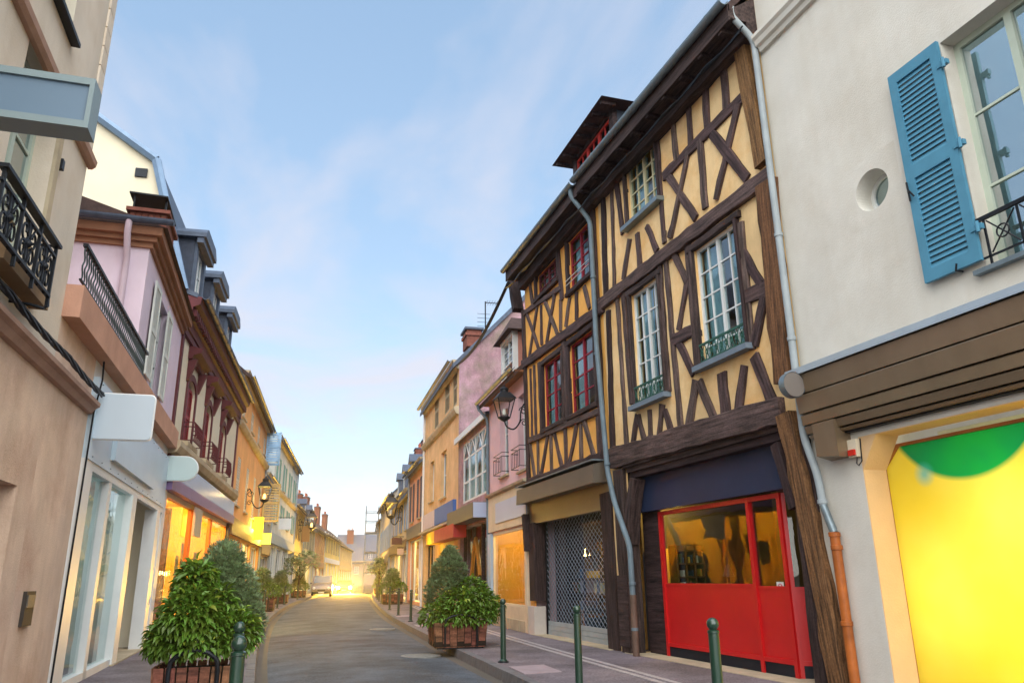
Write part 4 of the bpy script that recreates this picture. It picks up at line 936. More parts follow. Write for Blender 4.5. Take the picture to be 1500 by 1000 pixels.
h.part('arched_frame', h.mb().tube([(2.0, -.1, 1.6), (2.5, -.1, 2.6), (2.75, -.1, 2.9), (3.0, -.1, 2.6), (3.5, -.1, 1.6)], .07, 6), mk('amber_wood', 'b5792e', .5, .2), sw)
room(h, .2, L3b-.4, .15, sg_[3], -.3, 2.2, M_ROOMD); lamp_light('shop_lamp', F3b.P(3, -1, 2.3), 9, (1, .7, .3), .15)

# ------------------------------------------------ ochre house with its pink gable
_e = F3b.end(L3b); F4 = Frame('R', _e.x, _e.y, 4.8); L4 = 10.33
h = House('ochre_house', 'tall ochre house with closed louvred shutters and a weathered pink gable wall', F4); q = F4.uv
M_OCH = mk('ochre_render', 'd7b184', .92, .18, 1.2, .3, 40, stain='b08450', stain_amt=.6)
ev = q(645, 556, .25)[1]; mc = q(648, 625, .1)[1]
tw = [F4.rect((636, 581), (642, 574), (637, 629), (643, 623)), F4.rect((651, 560), (658, 551), (652, 608), (659, 600)), F4.rect((663, 545), (669, 538), (664, 597), (670, 590))]
lw = [F4.rect((630, 678), (635.5, 674), (630.5, 735), (636, 732)), F4.rect((645.5, 664), (653.5, 658), (646, 730), (654, 726))]
sd_ = (.9, 5.0, .14, q(652, 790)[1]); sd2 = (6.2, 9.6, .14, sd_[3])
wall(h, 0, L4, ev, tw+lw+[(*sd_, .15), (*sd2, .3)], M_OCH, 9.5, .2, ends=False, back=False)
h.part('back_wall', h.mb().quad((0, -9.5, 0), (L4, -9.5, 0), (L4, -9.5, ev), (0, -9.5, ev)), M_MAUVE)
b = h.mb(); rise = 5.0
for u in (0, L4): h.part('gable_wall', h.mb().quad((u, 0, 0), (u, 0, ev), (u, -4.75, ev+rise), (u, -9.5, ev), (u, -9.5, 0)), M_MAUVE)
M_SHW = mk('cream_shutter', 'a8997a', .6, .12, 3, .1)
for w_ in tw: shutter(h, w_[0], w_[1], w_[2], w_[3], -.06, M_SHW, 10, 2, solo=False)
for w_ in lw: window(h, *w_, M_WHITE, M_GLASSB, 1, 2, d=-.15, fw=.07, mw=.03, curtain=M_CURT); sill(h, w_[0]-.1, w_[1]+.1, w_[2], M_STONE, .1)
b = h.mb(); b.extr([(0, mc-.15), (.12, mc-.1), (.2, mc+.05), (.22, mc+.15), (0, mc+.22)], 'x', 0, L4); h.part('cornice', b, M_STONE)
h.part('eaves_cornice', h.mb().extr([(0, ev-.4), (.12, ev-.35), (.25, ev-.12), (.3, ev), (0, ev)], 'x', 0, L4), M_STONE)
roof(h, 0, L4, ev+.1, 9.5, 46.4, M_SLATE, .3, .2, .12); gutter(h, 0, L4, .42, ev-.02, M_SLATE, .08, brackets=False)
ca, cb__ = F4.du(684, 482, 1.2), F4.du(705, 482, 1.2)
chimney(h, 1.2, 2.2, min(ca[0], cb__[0]), max(ca[0], cb__[0]), ev+1, ca[1], M_BRICK, M_SLATE, 0)
h.box('roof_hatch', .5, .52, -3.2, -2.4, ev+2.2, ev+2.6, M_SLATE)
s1 = F4.rect((619, 756), (664, 731), (621, 778), (664, 756), .12)
m_ = F4.uv(637, 745, .12)[0]
h.box('blue_sign', s1[0], m_, .0, .14, s1[2], s1[3], mk('blue_sign_board', '3d64a8', .45, .08)); h.box('pale_sign', m_, s1[1], .0, .14, s1[2], s1[3], mk('pale_pink_board', 'c9b5ba', .45, .08))
s2 = F4.rect((624.6, 780), (664, 768), (625, 797), (664, 787), .5)
m2 = F4.uv(636, 778, .5)[0]
h.box('red_awning', s2[0], m2, .0, .5, s2[2], s2[3], mk('red_awning_cloth', 'b5383a', .7, .1)); h.box('yellow_awning', m2, s2[1], .0, .5, s2[2], s2[3], mk('yellow_awning_cloth', 'e0a81c', .7, .1))
h.part('shop_sill', h.mb().box(.3, L4-.2, 0, .3, s1[2]-.2, s1[2]-.1), M_STONE)
f = shutter(h, sd_[0], sd_[1], sd_[2], sd_[3], -.1, mk('yellow_roller', 'c9b468', .5, .1), 16, 1, solo=True, name='roller_shutter', tilt=20)
window(h, *sd2, M_IRON, M_GLASSS, 1, 1, d=-.2, fw=.08, casements=3, name='shop_window')
h.box('downpipe', L4-.16, L4-.06, .02, .12, .14, ev-.3, M_WHITE)
lamp_light('awning_lamp', F4.P(4.5, .9, s2[2]-.25), 16, (1, .62, .15), .1)
room(h, 5.6, L4-.3, .12, sd_[3], -.3, 2, M_ROOMW); lamp_light('shop_lamp', F4.P(8, -1, 2.2), 18, (1, .62, .15), .15)
ta = thing('tv_aerial', 'thin rooftop aerial beside the dark chimney of the ochre house', 'aerial', F4.P(1.5, F4.du(711, 470, 1.5)[0], F4.du(711, 470, 1.5)[1]-.6), F4.rz)
part('mast', MB(1).tube([(0, 0, -.6), (0, 0, 1.55)], .03, 6), M_IRON, ta); part('boom', MB(1).tube([(0, 0, 1.5), (0, -.6, 1.5)], .02, 6), M_IRON, ta)
for i in range(5): part('element', MB(1).tube([(-.3, -.05-.12*i, 1.5), (.3, -.05-.12*i, 1.5)], .01, 5), M_IRON, ta)
for i in range(4): part('element', MB(1).tube([(-.1, -.2, .3+.2*i), (-.1, .4, .3+.2*i)], .01, 5), M_IRON, ta)
cb_ = thing('overhead_cable', 'thick cable bundle drooping from the timbered eaves to the ochre house gable', 'cable', F2.P(L2+.1, .5, GV-.45))
a = F2.P(L2+.1, .5, GV-.45); z_ = F4.P(0, .12, ev-.25)-a
for k in range(3): part('strand', MB(1).tube([(z_.x*t+.03*k, z_.y*t, z_.z*t-.4*math.sin(math.pi*t)*(1+.05*k)) for t in [i/24 for i in range(25)]], .022, 6), M_IRON, cb_, True)

# ================================================================== plainer houses further along
def far_house(name, label, fr, L, ev, wallc, floors, shutc=None, shop=None, roofmat=M_TILE, pitch=42, depth=9, chim=(), bays=3, ww=.95, frame=M_WHITE, cornice=None, closed=False, shopv=3.1, dormers=0,
              sign=None, lit=0, gablec=None, group='houses further up the street', lower=None):
    """floors: list of (sill height, head height)"""
    h = House(name, label, fr, group=group); mat = mk('render_'+wallc, wallc, .92, .16, 1.0, .2, 30, stain=None)
    ops = []; wins = []
    for (a, c) in floors:
        for i in range(bays):
            u = L*(i+.5)/bays; ops.append((u-ww/2, u+ww/2, a, c)); wins.append(ops[-1])
    sops = []
    if shop:
        n = max(1, int(L/4.5)); 
        for i in range(n): sops.append((L*i/n+.35, L*(i+1)/n-.35, .3, shopv-.5, .2))
    wall(h, 0, L, ev, ops+sops, mat, depth, .2, gable=[(depth/2, ev+depth/2*math.tan(RAD(pitch)))])
    for w_ in wins:
        window(h, *w_, frame, M_GLASSB, 1, 3, d=-.12, fw=.07, mw=.03, curtain=M_CURT, cfrac=.8)
        sill(h, w_[0]-.1, w_[1]+.1, w_[2], M_STONE, .1)
        if shutc:
            sm = mk('shutter_'+shutc, shutc, .6, .12, 3, .1)
            if closed:
                for s in (0, 1): shutter(h, w_[0]+s*ww/2, w_[0]+(s+1)*ww/2, w_[2], w_[3], -.05, sm, 8, 2, st=.05, solo=False)
            else:
                for x in (w_[0]-ww/2-.03, w_[1]+.03): shutter(h, x, x+ww/2, w_[2], w_[3], .02, sm, 8, 2, st=.05, solo=False)
    for s in sops:
        f = window(h, *s[:4], frame, M_GLASSS, 1, 1, d=-.12, fw=.08, casements=3, name='shop_window')
    if shop:
        h.box('shop_fascia', .1, L-.1, 0, .14, shopv-.4, shopv+.25, mk('fascia_'+shop, shop, .5, .1))
        room(h, .3, L-.3, .1, shopv-.4, -.25, 2.2, M_ROOMW if lit else M_ROOMD)
        if lit: lamp_light('shop_lamp', fr.P(L/2, -1.0, shopv-1), lit, (1, .62, .15), .2)
    for c in (cornice or []): h.part('cornice', h.mb().extr([(0, c-.12), (.1, c-.1), (.2, c+.04), (.2, c+.14), (0, c+.2)], 'x', 0, L), M_STONE)
    h.part('eaves_cornice', h.mb().extr([(0, ev-.35), (.1, ev-.3), (.25, ev-.1), (.3, ev), (0, ev)], 'x', 0, L), M_STONE)
    r = roof(h, 0, L, ev+.05, depth, pitch, roofmat, .35, .15, .1); gutter(h, 0, L, .44, ev-.22, M_SLATE, .07, brackets=False)
    for (u, w_, top) in chim: chimney(h, u-w_/2, u+w_/2, -depth*.42, -depth*.42+.8, ev+1.0, ev+top, M_BRICK, M_SLATE, max(1, int(w_/.6)), mk('terracotta', '9a5238', .8), r)
    for i in range(dormers):
        u = L*(i+.5)/dormers; z = ev+.4
        d_ = h.box('dormer', u-.6, u+.6, -2.6, -.3, z, z+1.5, M_SLATE); window(h, u-.45, u+.45, z+.15, z+1.35, M_WHITE, M_GLASSB, 1, 2, d=-.29, fw=.06, parent=d_, name='dormer_window')
        h.part('dormer_roof', h.mb().extr([(u-.75, z+1.5), (u+.75, z+1.5), (u, z+2.1)], 'y', -2.8, -.15), M_SLATE, d_)
    h.box('downpipe', L-.12, L-.03, .02, .11, .14, ev-.3, M_ZINCP)
    return h
_e = F4.end(L4); F5 = Frame('R', _e.x, _e.y, 5.5); L5 = 7.43
q = F5.uv; ev5 = q(608, 676, .3)[1]
z1 = F5.rect((605, 708), (618.5, 700), (608, 762), (618.5, 755))
h = far_house('salmon_house', 'salmon house with dark shutters and an orange-lit timber shopfront', F5, L5, ev5, 'd99a7c', [(z1[2], z1[3])], '50505c', '6a6058', M_SLATE, 45, 9, [(1.2, 1.6, 3.6)], 2, 1.0, shopv=q(611, 775)[1], lit=60)
_e = F5.end(L5); F6 = Frame('R', _e.x, _e.y, 6.0); L6 = 15.0
q = F6.uv; ev6 = q(586, 722, .3)[1]
z1 = F6.rect((583, 745), (592, 738), (583, 782), (592, 778))
h = far_house('slate_house', 'beige house with blue shutters under a dark slate mansard, beyond the salmon house', F6, L6, ev6, 'cdb08a', [(z1[2], z1[3])], '8fa8c8', '5a3a34', M_SLATE, 58, 8, [(6, 1.4, 5.4)], 4, 1.0, shopv=q(586, 800)[1], lit=60, dormers=3)
_e = F6.end(L6); F7 = Frame('R', _e.x, _e.y, 7.0); L7 = 17.4
far_house('plaster_house', 'grey plaster house with a pale shop fascia beyond the slate mansard', F7, L7, 8.2, 'b6aa98', [(3.9, 5.9)], '9fb4c8', '8c7a6a', M_SLATE, 44, 8, [(2, 1.4, 4.6), (9, 1.6, 5), (15, 1.4, 4.4)], 5, 1.0, shopv=3.2, lit=40)
_e = F7.end(L7); F8 = Frame('R', _e.x, _e.y, 8.6); L8 = 20
far_house('plaster_house', 'low cream house at the far right bend behind the scaffold tower', F8, L8, 7.4, 'd8cbb0', [(3.8, 5.5)], None, '6f8a60', M_TILE, 40, 8, [(3, 1.6, 4.8), (10, 1.6, 4.6), (17, 1.8, 5)], 5, 1.0, shopv=3.0, lit=40)
_e = F8.end(L8); F9 = Frame('R', _e.x, _e.y, 11); 
far_house('plaster_house', 'last pale house on the right before the street bends away', F9, 30, 8.4, 'cdbfa5', [(3.8, 5.6)], None, '7a6a60', M_SLATE, 42, 8, [(4, 1.8, 5.4), (14, 1.8, 5)], 7, 1.0, shopv=3.0, lit=40)

# ================================================================== left side
_d = RAD(2.3)
FL0 = Frame('L', -2.3-9*math.sin(_d), 10.1-9*math.cos(_d), 2.3); q = FL0.uv
M_L0 = mk('peach_render', 'e0c4ac', .92, .16, .9, .3, 45, stain='b8907a', stain_amt=.8, streak=.14)
M_L0U = mk('pale_render', 'd9cdbb', .92, .10, .8, .2, 45, stain='c4b096', stain_amt=.6, streak=.08)
M_TERRA = mk('brown_stone_band', 'ab8a78', .85, .2, 2, .25, 40)
h = House('corner_house', 'tall peach house with scrolled iron window balcony beside the terrace', FL0)
lv = q(62, 540)[1]                                            # ledge between the storeys
wv0, wv1 = q(55, 444)[1]+.02, q(82, 175)[1]+.35; wr = q(72, 260)[0]; w0 = (wr-1.25, wr, wv0, wv1)
u2 = q(104, 48)[0]; w2_ = (u2-1.3, u2, q(104, 60)[1], 11.6)
dz = (.5, q(25, 712)[0], .0, q(12, 706)[1])
wall(h, 0, 9, lv, [(*dz, .5)], M_L0, 9, .25, name='ground_floor_wall')
wall(h, 0, 9, 12.4, [(*w0, .28), (*w2_, .25)], M_L0U, 9, .25, v0=lv, name='upper_wall')
h.box('door', dz[0], dz[1], -.5, -.45, .1, dz[3], mk('dark_brown_door', '4a3228', .6, .2))
window(h, *w0, M_FRG, M_GLASSM, 1, 3, d=-.2, fw=.08, mw=.035, casements=2); window(h, *w2_, M_FRG, M_GLASSB, 1, 3, d=-.18, fw=.08, mw=.035, casements=2)
sill(h, w0[0]-.1, w0[1]+.12, w0[2], mk('brown_sill', '8d7355', .8, .2, 3, .2), .18, .16); sill(h, w2_[0]-.1, w2_[1]+.08, w2_[2], M_IRON, .1, .05)
b = h.mb(); b.box(w0[1], w0[1]+.14, 0, .04, w0[2], w0[3]); h.part('window_surround', b, M_STONE)
sb = q(60, 53, .1)[1]
h.part('string_course', h.mb().extr([(0, sb-.05), (.05, sb-.05), (.09, sb-.01), (.10, sb+.06), (0, sb+.09)], 'x', 0, 9.06), M_TERRA)
sb2 = q(122, 217, .12)[1]
h.part('ledge', h.mb().extr([(0, lv-.06), (.06, lv-.05), (.10, lv+.02), (.15, lv+.05), (.155, lv+.10), (0, lv+.14)], 'x', 0, 10.95), M_TERRA)
for i in range(18):
    z = 6.9+i*.30; h.box('quoin', 8.78-.0*(i % 2), 9.03, -.3, .025, z, z+.285, M_L0U)
# panel joints carved in the ground floor
for px, py in ((75, 560), (40, 640)):
    pass
# scrolled balcony
def scroll(b, cx, cz, r, s, d, turns=1.4, tr=.010, ph=0.0, flip=1):
    pts = []
    for i in range(18):
        t = i/17; a = ph+flip*t*turns*math.tau; rr_ = r*(1-.78*t); pts.append((cx+rr_*math.cos(a), d, cz+rr_*math.sin(a)*s))
    b.tube(pts, tr, 5)
rt0 = q(84, 364, .32); rb0 = q(67, 432, .32)
bz1, bz0, be = rt0[1], rb0[1], rt0[0]-.02; bs = be-1.7
bal = h.part('balcony_rail', h.mb().box(bs, be+.04, .28, .36, bz1, bz1+.035).box(bs, be, .305, .335, bz1-.12, bz1-.095).box(bs, be, .30, .34, bz0, bz0+.03), M_IRON)
for x in (be-.01, be-.55, be-1.1, be-1.65): h.box('balcony_post', x-.015, x+.015, .305, .335, bz0-.1, bz1, M_IRON, bal)
HH = bz1-.12-bz0-.03
for i in range(3):
    b = h.mb(); x0 = be-.28-i*.55; zc_ = bz0+.03+HH/2
    for sx_ in (-1, 1):
        scroll(b, x0+sx_*.12, zc_+HH*.22, .12, 1.2, .32, 1.3, .011, math.pi/2, sx_); scroll(b, x0+sx_*.12, zc_-HH*.24, .12, 1.2, .32, 1.3, .011, -math.pi/2, -sx_)
        b.tube([(x0+sx_*.02, .32, zc_-HH*.48), (x0+sx_*.10, .32, zc_-HH*.1), (x0+sx_*.03, .32, zc_+HH*.15), (x0+sx_*.14, .32, zc_+HH*.48)], .011, 5)
    b.tube([(x0, .32, bz0+.02), (x0, .32, bz1-.1)], .009, 5)
    b.lathe([(.0, -.05), (.035, -.02), (.04, 0), (.035, .02), (0, .05)], 8, (x0, .32, zc_))
    h.part('balcony_scroll', b, M_IRON, bal, True)
b = h.mb().tube([(be, .32, bz0), (be+.03, .32, bz0-.08), (be-.02, .30, bz0-.12), (be-.05, .2, bz0-.1), (be-.05, 0, bz0-.08)], .016, 6).tube([(be, .32, bz1+.015), (be, 0, bz1+.015)], .014, 6); h.part('balcony_stay', b, M_IRON, bal, True)
# intercom
ic = FL0.rect((35, 865), (47, 866), (26, 916), (40, 917), .0)
i_ = h.box('intercom', ic[0], ic[1], 0, .04, ic[2], ic[3], mk('intercom_metal', '3a342f', .7, .2, 5, .1)); h.box('speaker_plate', ic[0]+.03, ic[1]-.03, .04, .05, ic[2]+.2, ic[3]-.04, mk('speaker_grey', '5e5c58', .6, .1), i_)
h.box('shutter_catch', w0[1]+.16, w0[1]+.24, 0, .06, q(76, 224)[1]-.06, q(76, 224)[1]+.06, M_IRON)
# blank box sign high up
us = 5.1-1.107
sgn = thing('box_sign', 'large blank grey box sign projecting high on the peach house', 'sign', FL0.P(us, 0, 0), FL0.rz)
k1, k2 = FL0.du(140, 122, us), FL0.du(131, 186, us); dE = (k1[0]+k2[0])/2
Ms1 = mk('sign_blue_grey', '62788a', .4, .06, .8, .02); Ms2 = mk('sign_edge_grey', '7c8c8e', .4, .08, 2, .03)
dS = .25
b = MB(-1)
z0, z1 = k2[1]-.02, k1[1]
part('face', MB(-1).box(0, .15, dS, dE-.03, z0+.05, z1-.03), Ms1, sgn)
b.box(-.02, .17, dS, dE, z1-.03, z1+.02); b.box(-.02, .17, dS, dE, z0, z0+.05); b.box(-.02, .17, dE-.03, dE, z0+.05, z1-.03)
part('trim', b, Ms2, sgn)
part('bracket', MB(-1).box(.1, .2, 0, dS, z0+.1, z0+.2), M_IRON, sgn); part('bracket', MB(-1).box(.1, .2, 0, dS, z1-.2, z1-.1), M_IRON, sgn)
cb2 = thing('cable_bundle', 'twisted dark cables running along the brown ledge of the peach house', 'cable', FL0.P(0, .15, lv+.25), FL0.rz)
for k in range(4):
    pts = [(x*.25, .02*math.sin(x*.9+k*1.6)+.0, .03*math.cos(x*.9+k*1.6)-.03*abs(math.sin(x*.35))) for x in range(12, 45)]
    part('strand', MB(-1).tube(pts, .016, 5), M_IRON, cb2, True)

# ------------------------------------------------ terrace house with the white shop
FL1 = Frame('L', -2.3, 10.1, 2.3); q = FL1.uv; LL1 = 10.26
M_LAV = mk('lavender_render', 'd8c8d6', .92, .08, .9, .15, 45, stain='bfaab6', stain_amt=.5, streak=.07)
M_SLB = mk('terracotta_band', 'c0937c', .85, .18, 1.5, .25, 40, streak=.07)
h = House('terrace_house', 'lavender house with railed terrace above a white glass shop', FL1)
uT = q(213, 410)[0]; c_ = FL1.du(247, 331, uT); evL = c_[1]
sb_ = FL1.du(72, 459, 0.0); st_ = FL1.du(75, 413, 0.0); sv0, sv1 = q(190, 560, .5)[1]-.0, q(165, 478, .5)[1]
sv0, sv1 = (sb_[1]+FL1.du(118, 468, 0)[1])/2, (st_[1]+FL1.du(125, 420, 0)[1])/2; SO = FL1.du(121, 440, 0.0)[0]
pier = 2.0
wx = FL1.rect((234, 430), (245, 462), (219, 565), (231, 585))
b = h.mb()
wall(h, 0, pier, sv0+.02, [], M_L0, 8, .2, name='pier_wall', ends=False, back=False)
shop_v = q(175, 705)[1]
fas0, fas1 = shop_v, sv0-.25
wall(h, pier, LL1, sv0+.02, [(pier+.1, LL1-.15, .12, shop_v, .02)], M_WHITE, 8, .2, name='shop_wall', ends=False, back=False)
h.box('terrace_slab', -.02, LL1+.05, -8, SO, sv0, sv1, M_SLB)
wall(h, uT, LL1, evL-.15, [(*wx, .2)], M_LAV, 8, .2, v0=sv1, name='upper_wall')
window(h, *wx, M_WHITE, M_GLASS, 1, 3, d=-.12, casements=2, curtain=M_CURT)
for tl_, tr_, bl_, br_ in (((226, 418), (234, 430), (211, 550), (219, 565)), ((245, 465), (251, 472), (230, 582), (237.5, 592))):
    s_ = FL1.rect(tl_, tr_, bl_, br_, .04); shutter(h, s_[0], s_[1], wx[2], wx[3], .04, mk('white_louvre', 'c8ccc4', .6, .1), 22, 2, solo=True, st=.08, tilt=20)
b = h.mb(); z = evL-.15
for u0, u1, d0, d1 in ((uT, LL1, 0, .0), ):
    for k, (dz0, dz1, o) in enumerate(((-.36, -.26, .06), (-.26, -.16, .13), (-.16, .0, .22))): b.box(uT-o, LL1, -8, o, z+dz0, z+dz1)
h.part('cornice', b, mk('brown_cornice', '93684f', .8, .2, 2, .15))
r = h.part('roof', h.mb().extr([(.3, evL-.14), (-4, evL+1.2), (-8, evL-.14)], 'x', uT-.2, LL1), M_TILE)
g_ = h.mb(); n = 8
g_.extr([(uT-.34+.09*math.cos(math.pi+math.pi*i/n), evL-.05+.09*math.sin(math.pi+math.pi*i/n)) for i in range(n+1)], 'y', -8, .42); h.part('gutter', g_, M_SLATE)
dpx = FL1.du(207, 345, uT-.1)
h.part('downpipe', h.mb().tube([(uT-.34, -.35, evL-.1), (uT-.34, -.35, evL-.35), (uT-.1, -.35, evL-.75), (uT-.09, -.35, evL-1.1), (uT-.09, -.35, sv1)], .06, 10), mk('lavender_pipe', 'bdaab4', .5, .08), None, True)
ch = FL1.du(188, 322, uT+.05); ch2 = FL1.du(243, 325, uT+.05); cht = FL1.du(215, 311, uT+.05)[1]
c_ = h.box('chimney', uT+.1, uT+1.2, ch[0]-.0, ch2[0], evL-.1, cht, M_BRICK)
for i in range(6):
    for j in range(3):
        wd = (ch2[0]-ch[0])/6
        h.box('brick', uT+.07, uT+.10, ch[0]+i*wd+(.5*wd if j % 2 and i < 5 else 0)+.01, ch[0]+(i+1)*wd-.01, cht-.1*(j+1)+.01, cht-.1*j-.008, M_BRICK, c_)
h.box('chimney_ledge', uT, uT+1.3, ch[0]-.06, ch2[0]+.06, cht, cht+.07, M_BRICK, c_)
capz = FL1.du(210, 287, uT+.1)[1]
cp = h.part('chimney_cowl', h.mb().add([(uT+.05, ch[0]-.05, capz+.02), (uT+1.2, ch[0]-.05, capz+.02), (uT+1.3, ch2[0]+.0, capz-.05), (uT-.05, ch2[0]+.0, capz-.05), (uT+.05, ch[0]-.05, capz+.05), (uT+1.2, ch[0]-.05, capz+.05), (uT+1.3, ch2[0]+.0, capz-.02), (uT-.05, ch2[0]+.0, capz-.02)],
     [(0,3,2,1),(4,5,6,7),(0,1,5,4),(1,2,6,5),(2,3,7,6),(3,0,4,7)]), M_IRON, c_)
for d_ in (ch[0]+.03, ch2[0]-.06):
    h.box('cowl_leg', uT+.1, uT+.14, d_, d_+.03, cht+.05, capz, M_IRON, c_)
# terrace railing: every baluster a bent bar
rv = q(150, 410, SO-.06)[1]; rv = FL1.uv(114, 334, SO-.06)[1]
rl = h.part('terrace_rail', h.mb().box(0.02, uT+.4, SO-.10, SO-.04, rv-.03, rv+.01).box(0.02, uT+.4, SO-.085, SO-.055, sv1+.08, sv1+.10), M_IRON)
Hb = rv-sv1-.13; pts = [(.035*math.sin(i*1.25)*(1 if 0 < i < 10 else 0), 0, Hb*i/10) for i in range(11)]
bm = MB(-1).tube(pts, .011, 5).mesh('baluster', mk('green_iron', '3c4a48', .5, .2), True)
k = int((uT+.3)/.125)
for i in range(k): link('baluster', bm, rl, (.06+i*.125, -(SO-.07), sv1+.1))
# shop: pale fascia, raised panel, pilasters, glazing
M_FBLUE = mk('pale_blue_fascia', 'b9cbd6', .35, .05, 1, .02, spec=.5)
h.box('shop_fascia', pier+.02, LL1-.05, .0, .07, fas0, fas1, M_FBLUE)
rp = FL1.rect((166, 647), (222, 690), (161, 675), (222, 716), .07); h.box('raised_panel', rp[0], rp[1], .07, .14, rp[2], rp[3]-.02, M_FBLUE)
b = h.mb()
for i in range(12):
    for z in (fas0+.05, fas1-.06): b.lathe([(.018, 0), (.018, .012), (0, .014)], 6, (pier+.3+i*.66, .07, z))
h.part('fascia_rivet', b, M_ZINC, kind='stuff')
h.box('shop_lintel', pier, LL1, -.05, .05, fas0-.12, fas0, M_WHITE)
def pil(u, w_, d0=-.1, d1=.06, nm='pilaster'): h.box(nm, u, u+w_, d0, d1, .12, fas0-.12, M_WHITE)
p1 = q(150, 800)[0]; p2 = q(172, 800)[0]; p3 = q(190, 800)[0]; p4 = q(207, 800)[0]
pil(pier+.0, .5); pil(pier+.5, .1, -.08, .03)
g1 = pier+.6; ga = q(146, 780)[0]; gb = q(158, 780)[0]; gc = q(186, 790)[0]
h.box('shop_window', g1, ga, -.07, -.06, .25, fas0-.12, M_GLASSS); pil(ga, .22, -.1, .04, 'mullion'); h.box('shop_window', ga+.22, gc-.35, -.07, -.06, .25, fas0-.12, M_GLASSS)
h.box('window_foot', g1, gc-.35, -.1, .04, .12, .25, M_WHITE); pil(gc-.35, .45, -.25, .07)
h.part('door_jamb', h.mb().box(gc+.1, gc+.16, -1.2, -.1, .12, fas0-.12), M_WHITE); dr = h.box('shop_door', gc+.16, LL1-.9, -1.2, -1.14, .12, fas0-.12, M_WHITE); h.box('pane', gc+.35, LL1-1.1, -1.135, -1.125, .4, fas0-.4, M_GLASSB, dr)
pil(LL1-.9, .5, -.2, .06); h.box('door_sill', gc-.4, LL1-.3, -1.2, .1, .0, .16, M_STONE)
room(h, pier+.1, gc, .1, fas0, -.1, 3, mk('pale_room_paint', '9fb0b0', .8, .08)); lamp_light('shop_lamp', FL1.P(5, -1.4, 2.6), 10, (.85, 1, .95), .3)
b = h.mb().tube([(pier+.02, .1, sv0-.02), (pier+.0, .12, sv0-.3), (pier-.05, .08, sv0-.8), (pier-.03, .05, .2)], .014, 6); h.part('cable', b, M_IRON, None, True)
# square blank sign and half-round blank sign
def flat_sign(name, label, fr, u, pxs, col, shape, wall_d=0.0, bz=()):
    t = thing(name, label, 'sign', fr.P(u, 0, 0), fr.rz); P_ = [fr.du(*p, u) for p in pxs]; d0, d1 = min(p[0] for p in P_), max(p[0] for p in P_); z0, z1 = min(p[1] for p in P_), max(p[1] for p in P_)
    if shape == 'round_rect':
        r_ = .09*(z1-z0); pts = []
        for cx_, cz_, a in ((d1-r_, z1-r_, 0), (d0+r_, z1-r_, 1), (d0+r_, z0+r_, 2), (d1-r_, z0+r_, 3)): pts += [(cx_+r_*math.cos(math.pi/2*(a+k/5)), cz_+r_*math.sin(math.pi/2*(a+k/5))) for k in range(6)]
    else:
        r_ = (z1-z0)/2; pts = [(d0, z0)]+[(d1-r_+r_*math.cos(-math.pi/2+math.pi*k/16), (z0+z1)/2+r_*math.sin(-math.pi/2+math.pi*k/16)) for k in range(17)]+[(d0, z1)]
    m_ = mk('sign_'+col, col, .35, .04, .8, .02, spec=.5)
    part('panel', MB(fr.o).extr(pts, 'x', -.03, .05), m_, t)
    part('rim', MB(fr.o).tube([(.01, *p) for p in pts]+[(.01, *pts[0])], .022, 6), M_WHITE, t, True)
    for f in (.2, .75): part('bracket', MB(fr.o).tube([(.01, 0, z0+(z1-z0)*f), (.01, d0+.02, z0+(z1-z0)*f)], .02, 6), M_ZINC, t)
    return t
flat_sign('square_sign', 'blank pale blue rounded square sign projecting above the white shop', FL1, 2.15, [(136, 577), (220, 644), (134, 642), (222, 580)], 'bccad4', 'round_rect')
flat_sign('rounded_sign', 'small blank half-round pale sign between white shop and orange-lit shop', FL1, LL1-.1, [(243, 668), (288, 703), (243, 703)], 'b5c9c8', 'half')

# ------------------------------------------------ cream house with dark red trim and mansard
_e = FL1.end(LL1); FL2 = Frame('L', _e.x, _e.y, 6.2); q = FL2.uv; LL2 = 12.5
M_CRM = mk('cream_stucco', 'd6ccb2', .9, .06, 1, .12, 45, stain='c0b8a8', stain_amt=.3); M_DRED = mk('dark_red_trim', '5c2a2e', .7, .2, 3, .15, 30)
M_DSH = mk('crimson_shutter', '8c1a28', .5, .15, 3, .1)
h = House('cream_house', 'cream house with dark red arched windows, heavy cornice and slate mansard', FL2)
ev = q(300, 452, .35)[1]; shv = q(286, 735)[1]
wins = []
for tl_, br_ in (((269, 545), (284, 655)), ((294, 590), (309, 681)), ((317, 622), (329, 704))):
    a, c = q(*tl_), q(*br_); wins.append((a[0], c[0]))
wt = (q(276, 540)[1]+q(302, 590)[1]+q(323, 625)[1])/3; wb = (q(272, 648)[1]+q(300, 678)[1]+q(322, 700)[1])/3
wd = 1.25; cs = [(a+b_)/2 for a, b_ in wins]
ops = [(c-wd/2, c+wd/2, wb, wt) for c in cs]
mb1 = FL2.du(230, 240, 0); mb2 = FL2.du(145, 178, 0)
prof = [(-mb1[0], mb1[1]), (-mb2[0]+.0, mb2[1])]
Dp = max(9.0, -2*mb2[0])
slo = (.35, LL2-.3, .55, shv-.25)
gp = [(.25, ev+.1), (-mb1[0], mb1[1]), (Dp/2, mb1[1]+(mb2[1]-mb1[1])*(Dp/2+mb1[0])/(-mb2[0]+mb1[0])), (Dp+mb1[0], mb1[1]), (Dp-.25, ev+.1)]
wall(h, 0, LL2, ev, ops+[(*slo, .15)], M_CRM, Dp, .25, gable=gp)
b = h.mb(); R_ = [(.30, ev-.0), (-.05, ev+.12)]+[(-x, z) for x, z in gp[1:4]]+[(-Dp-.2, ev)]
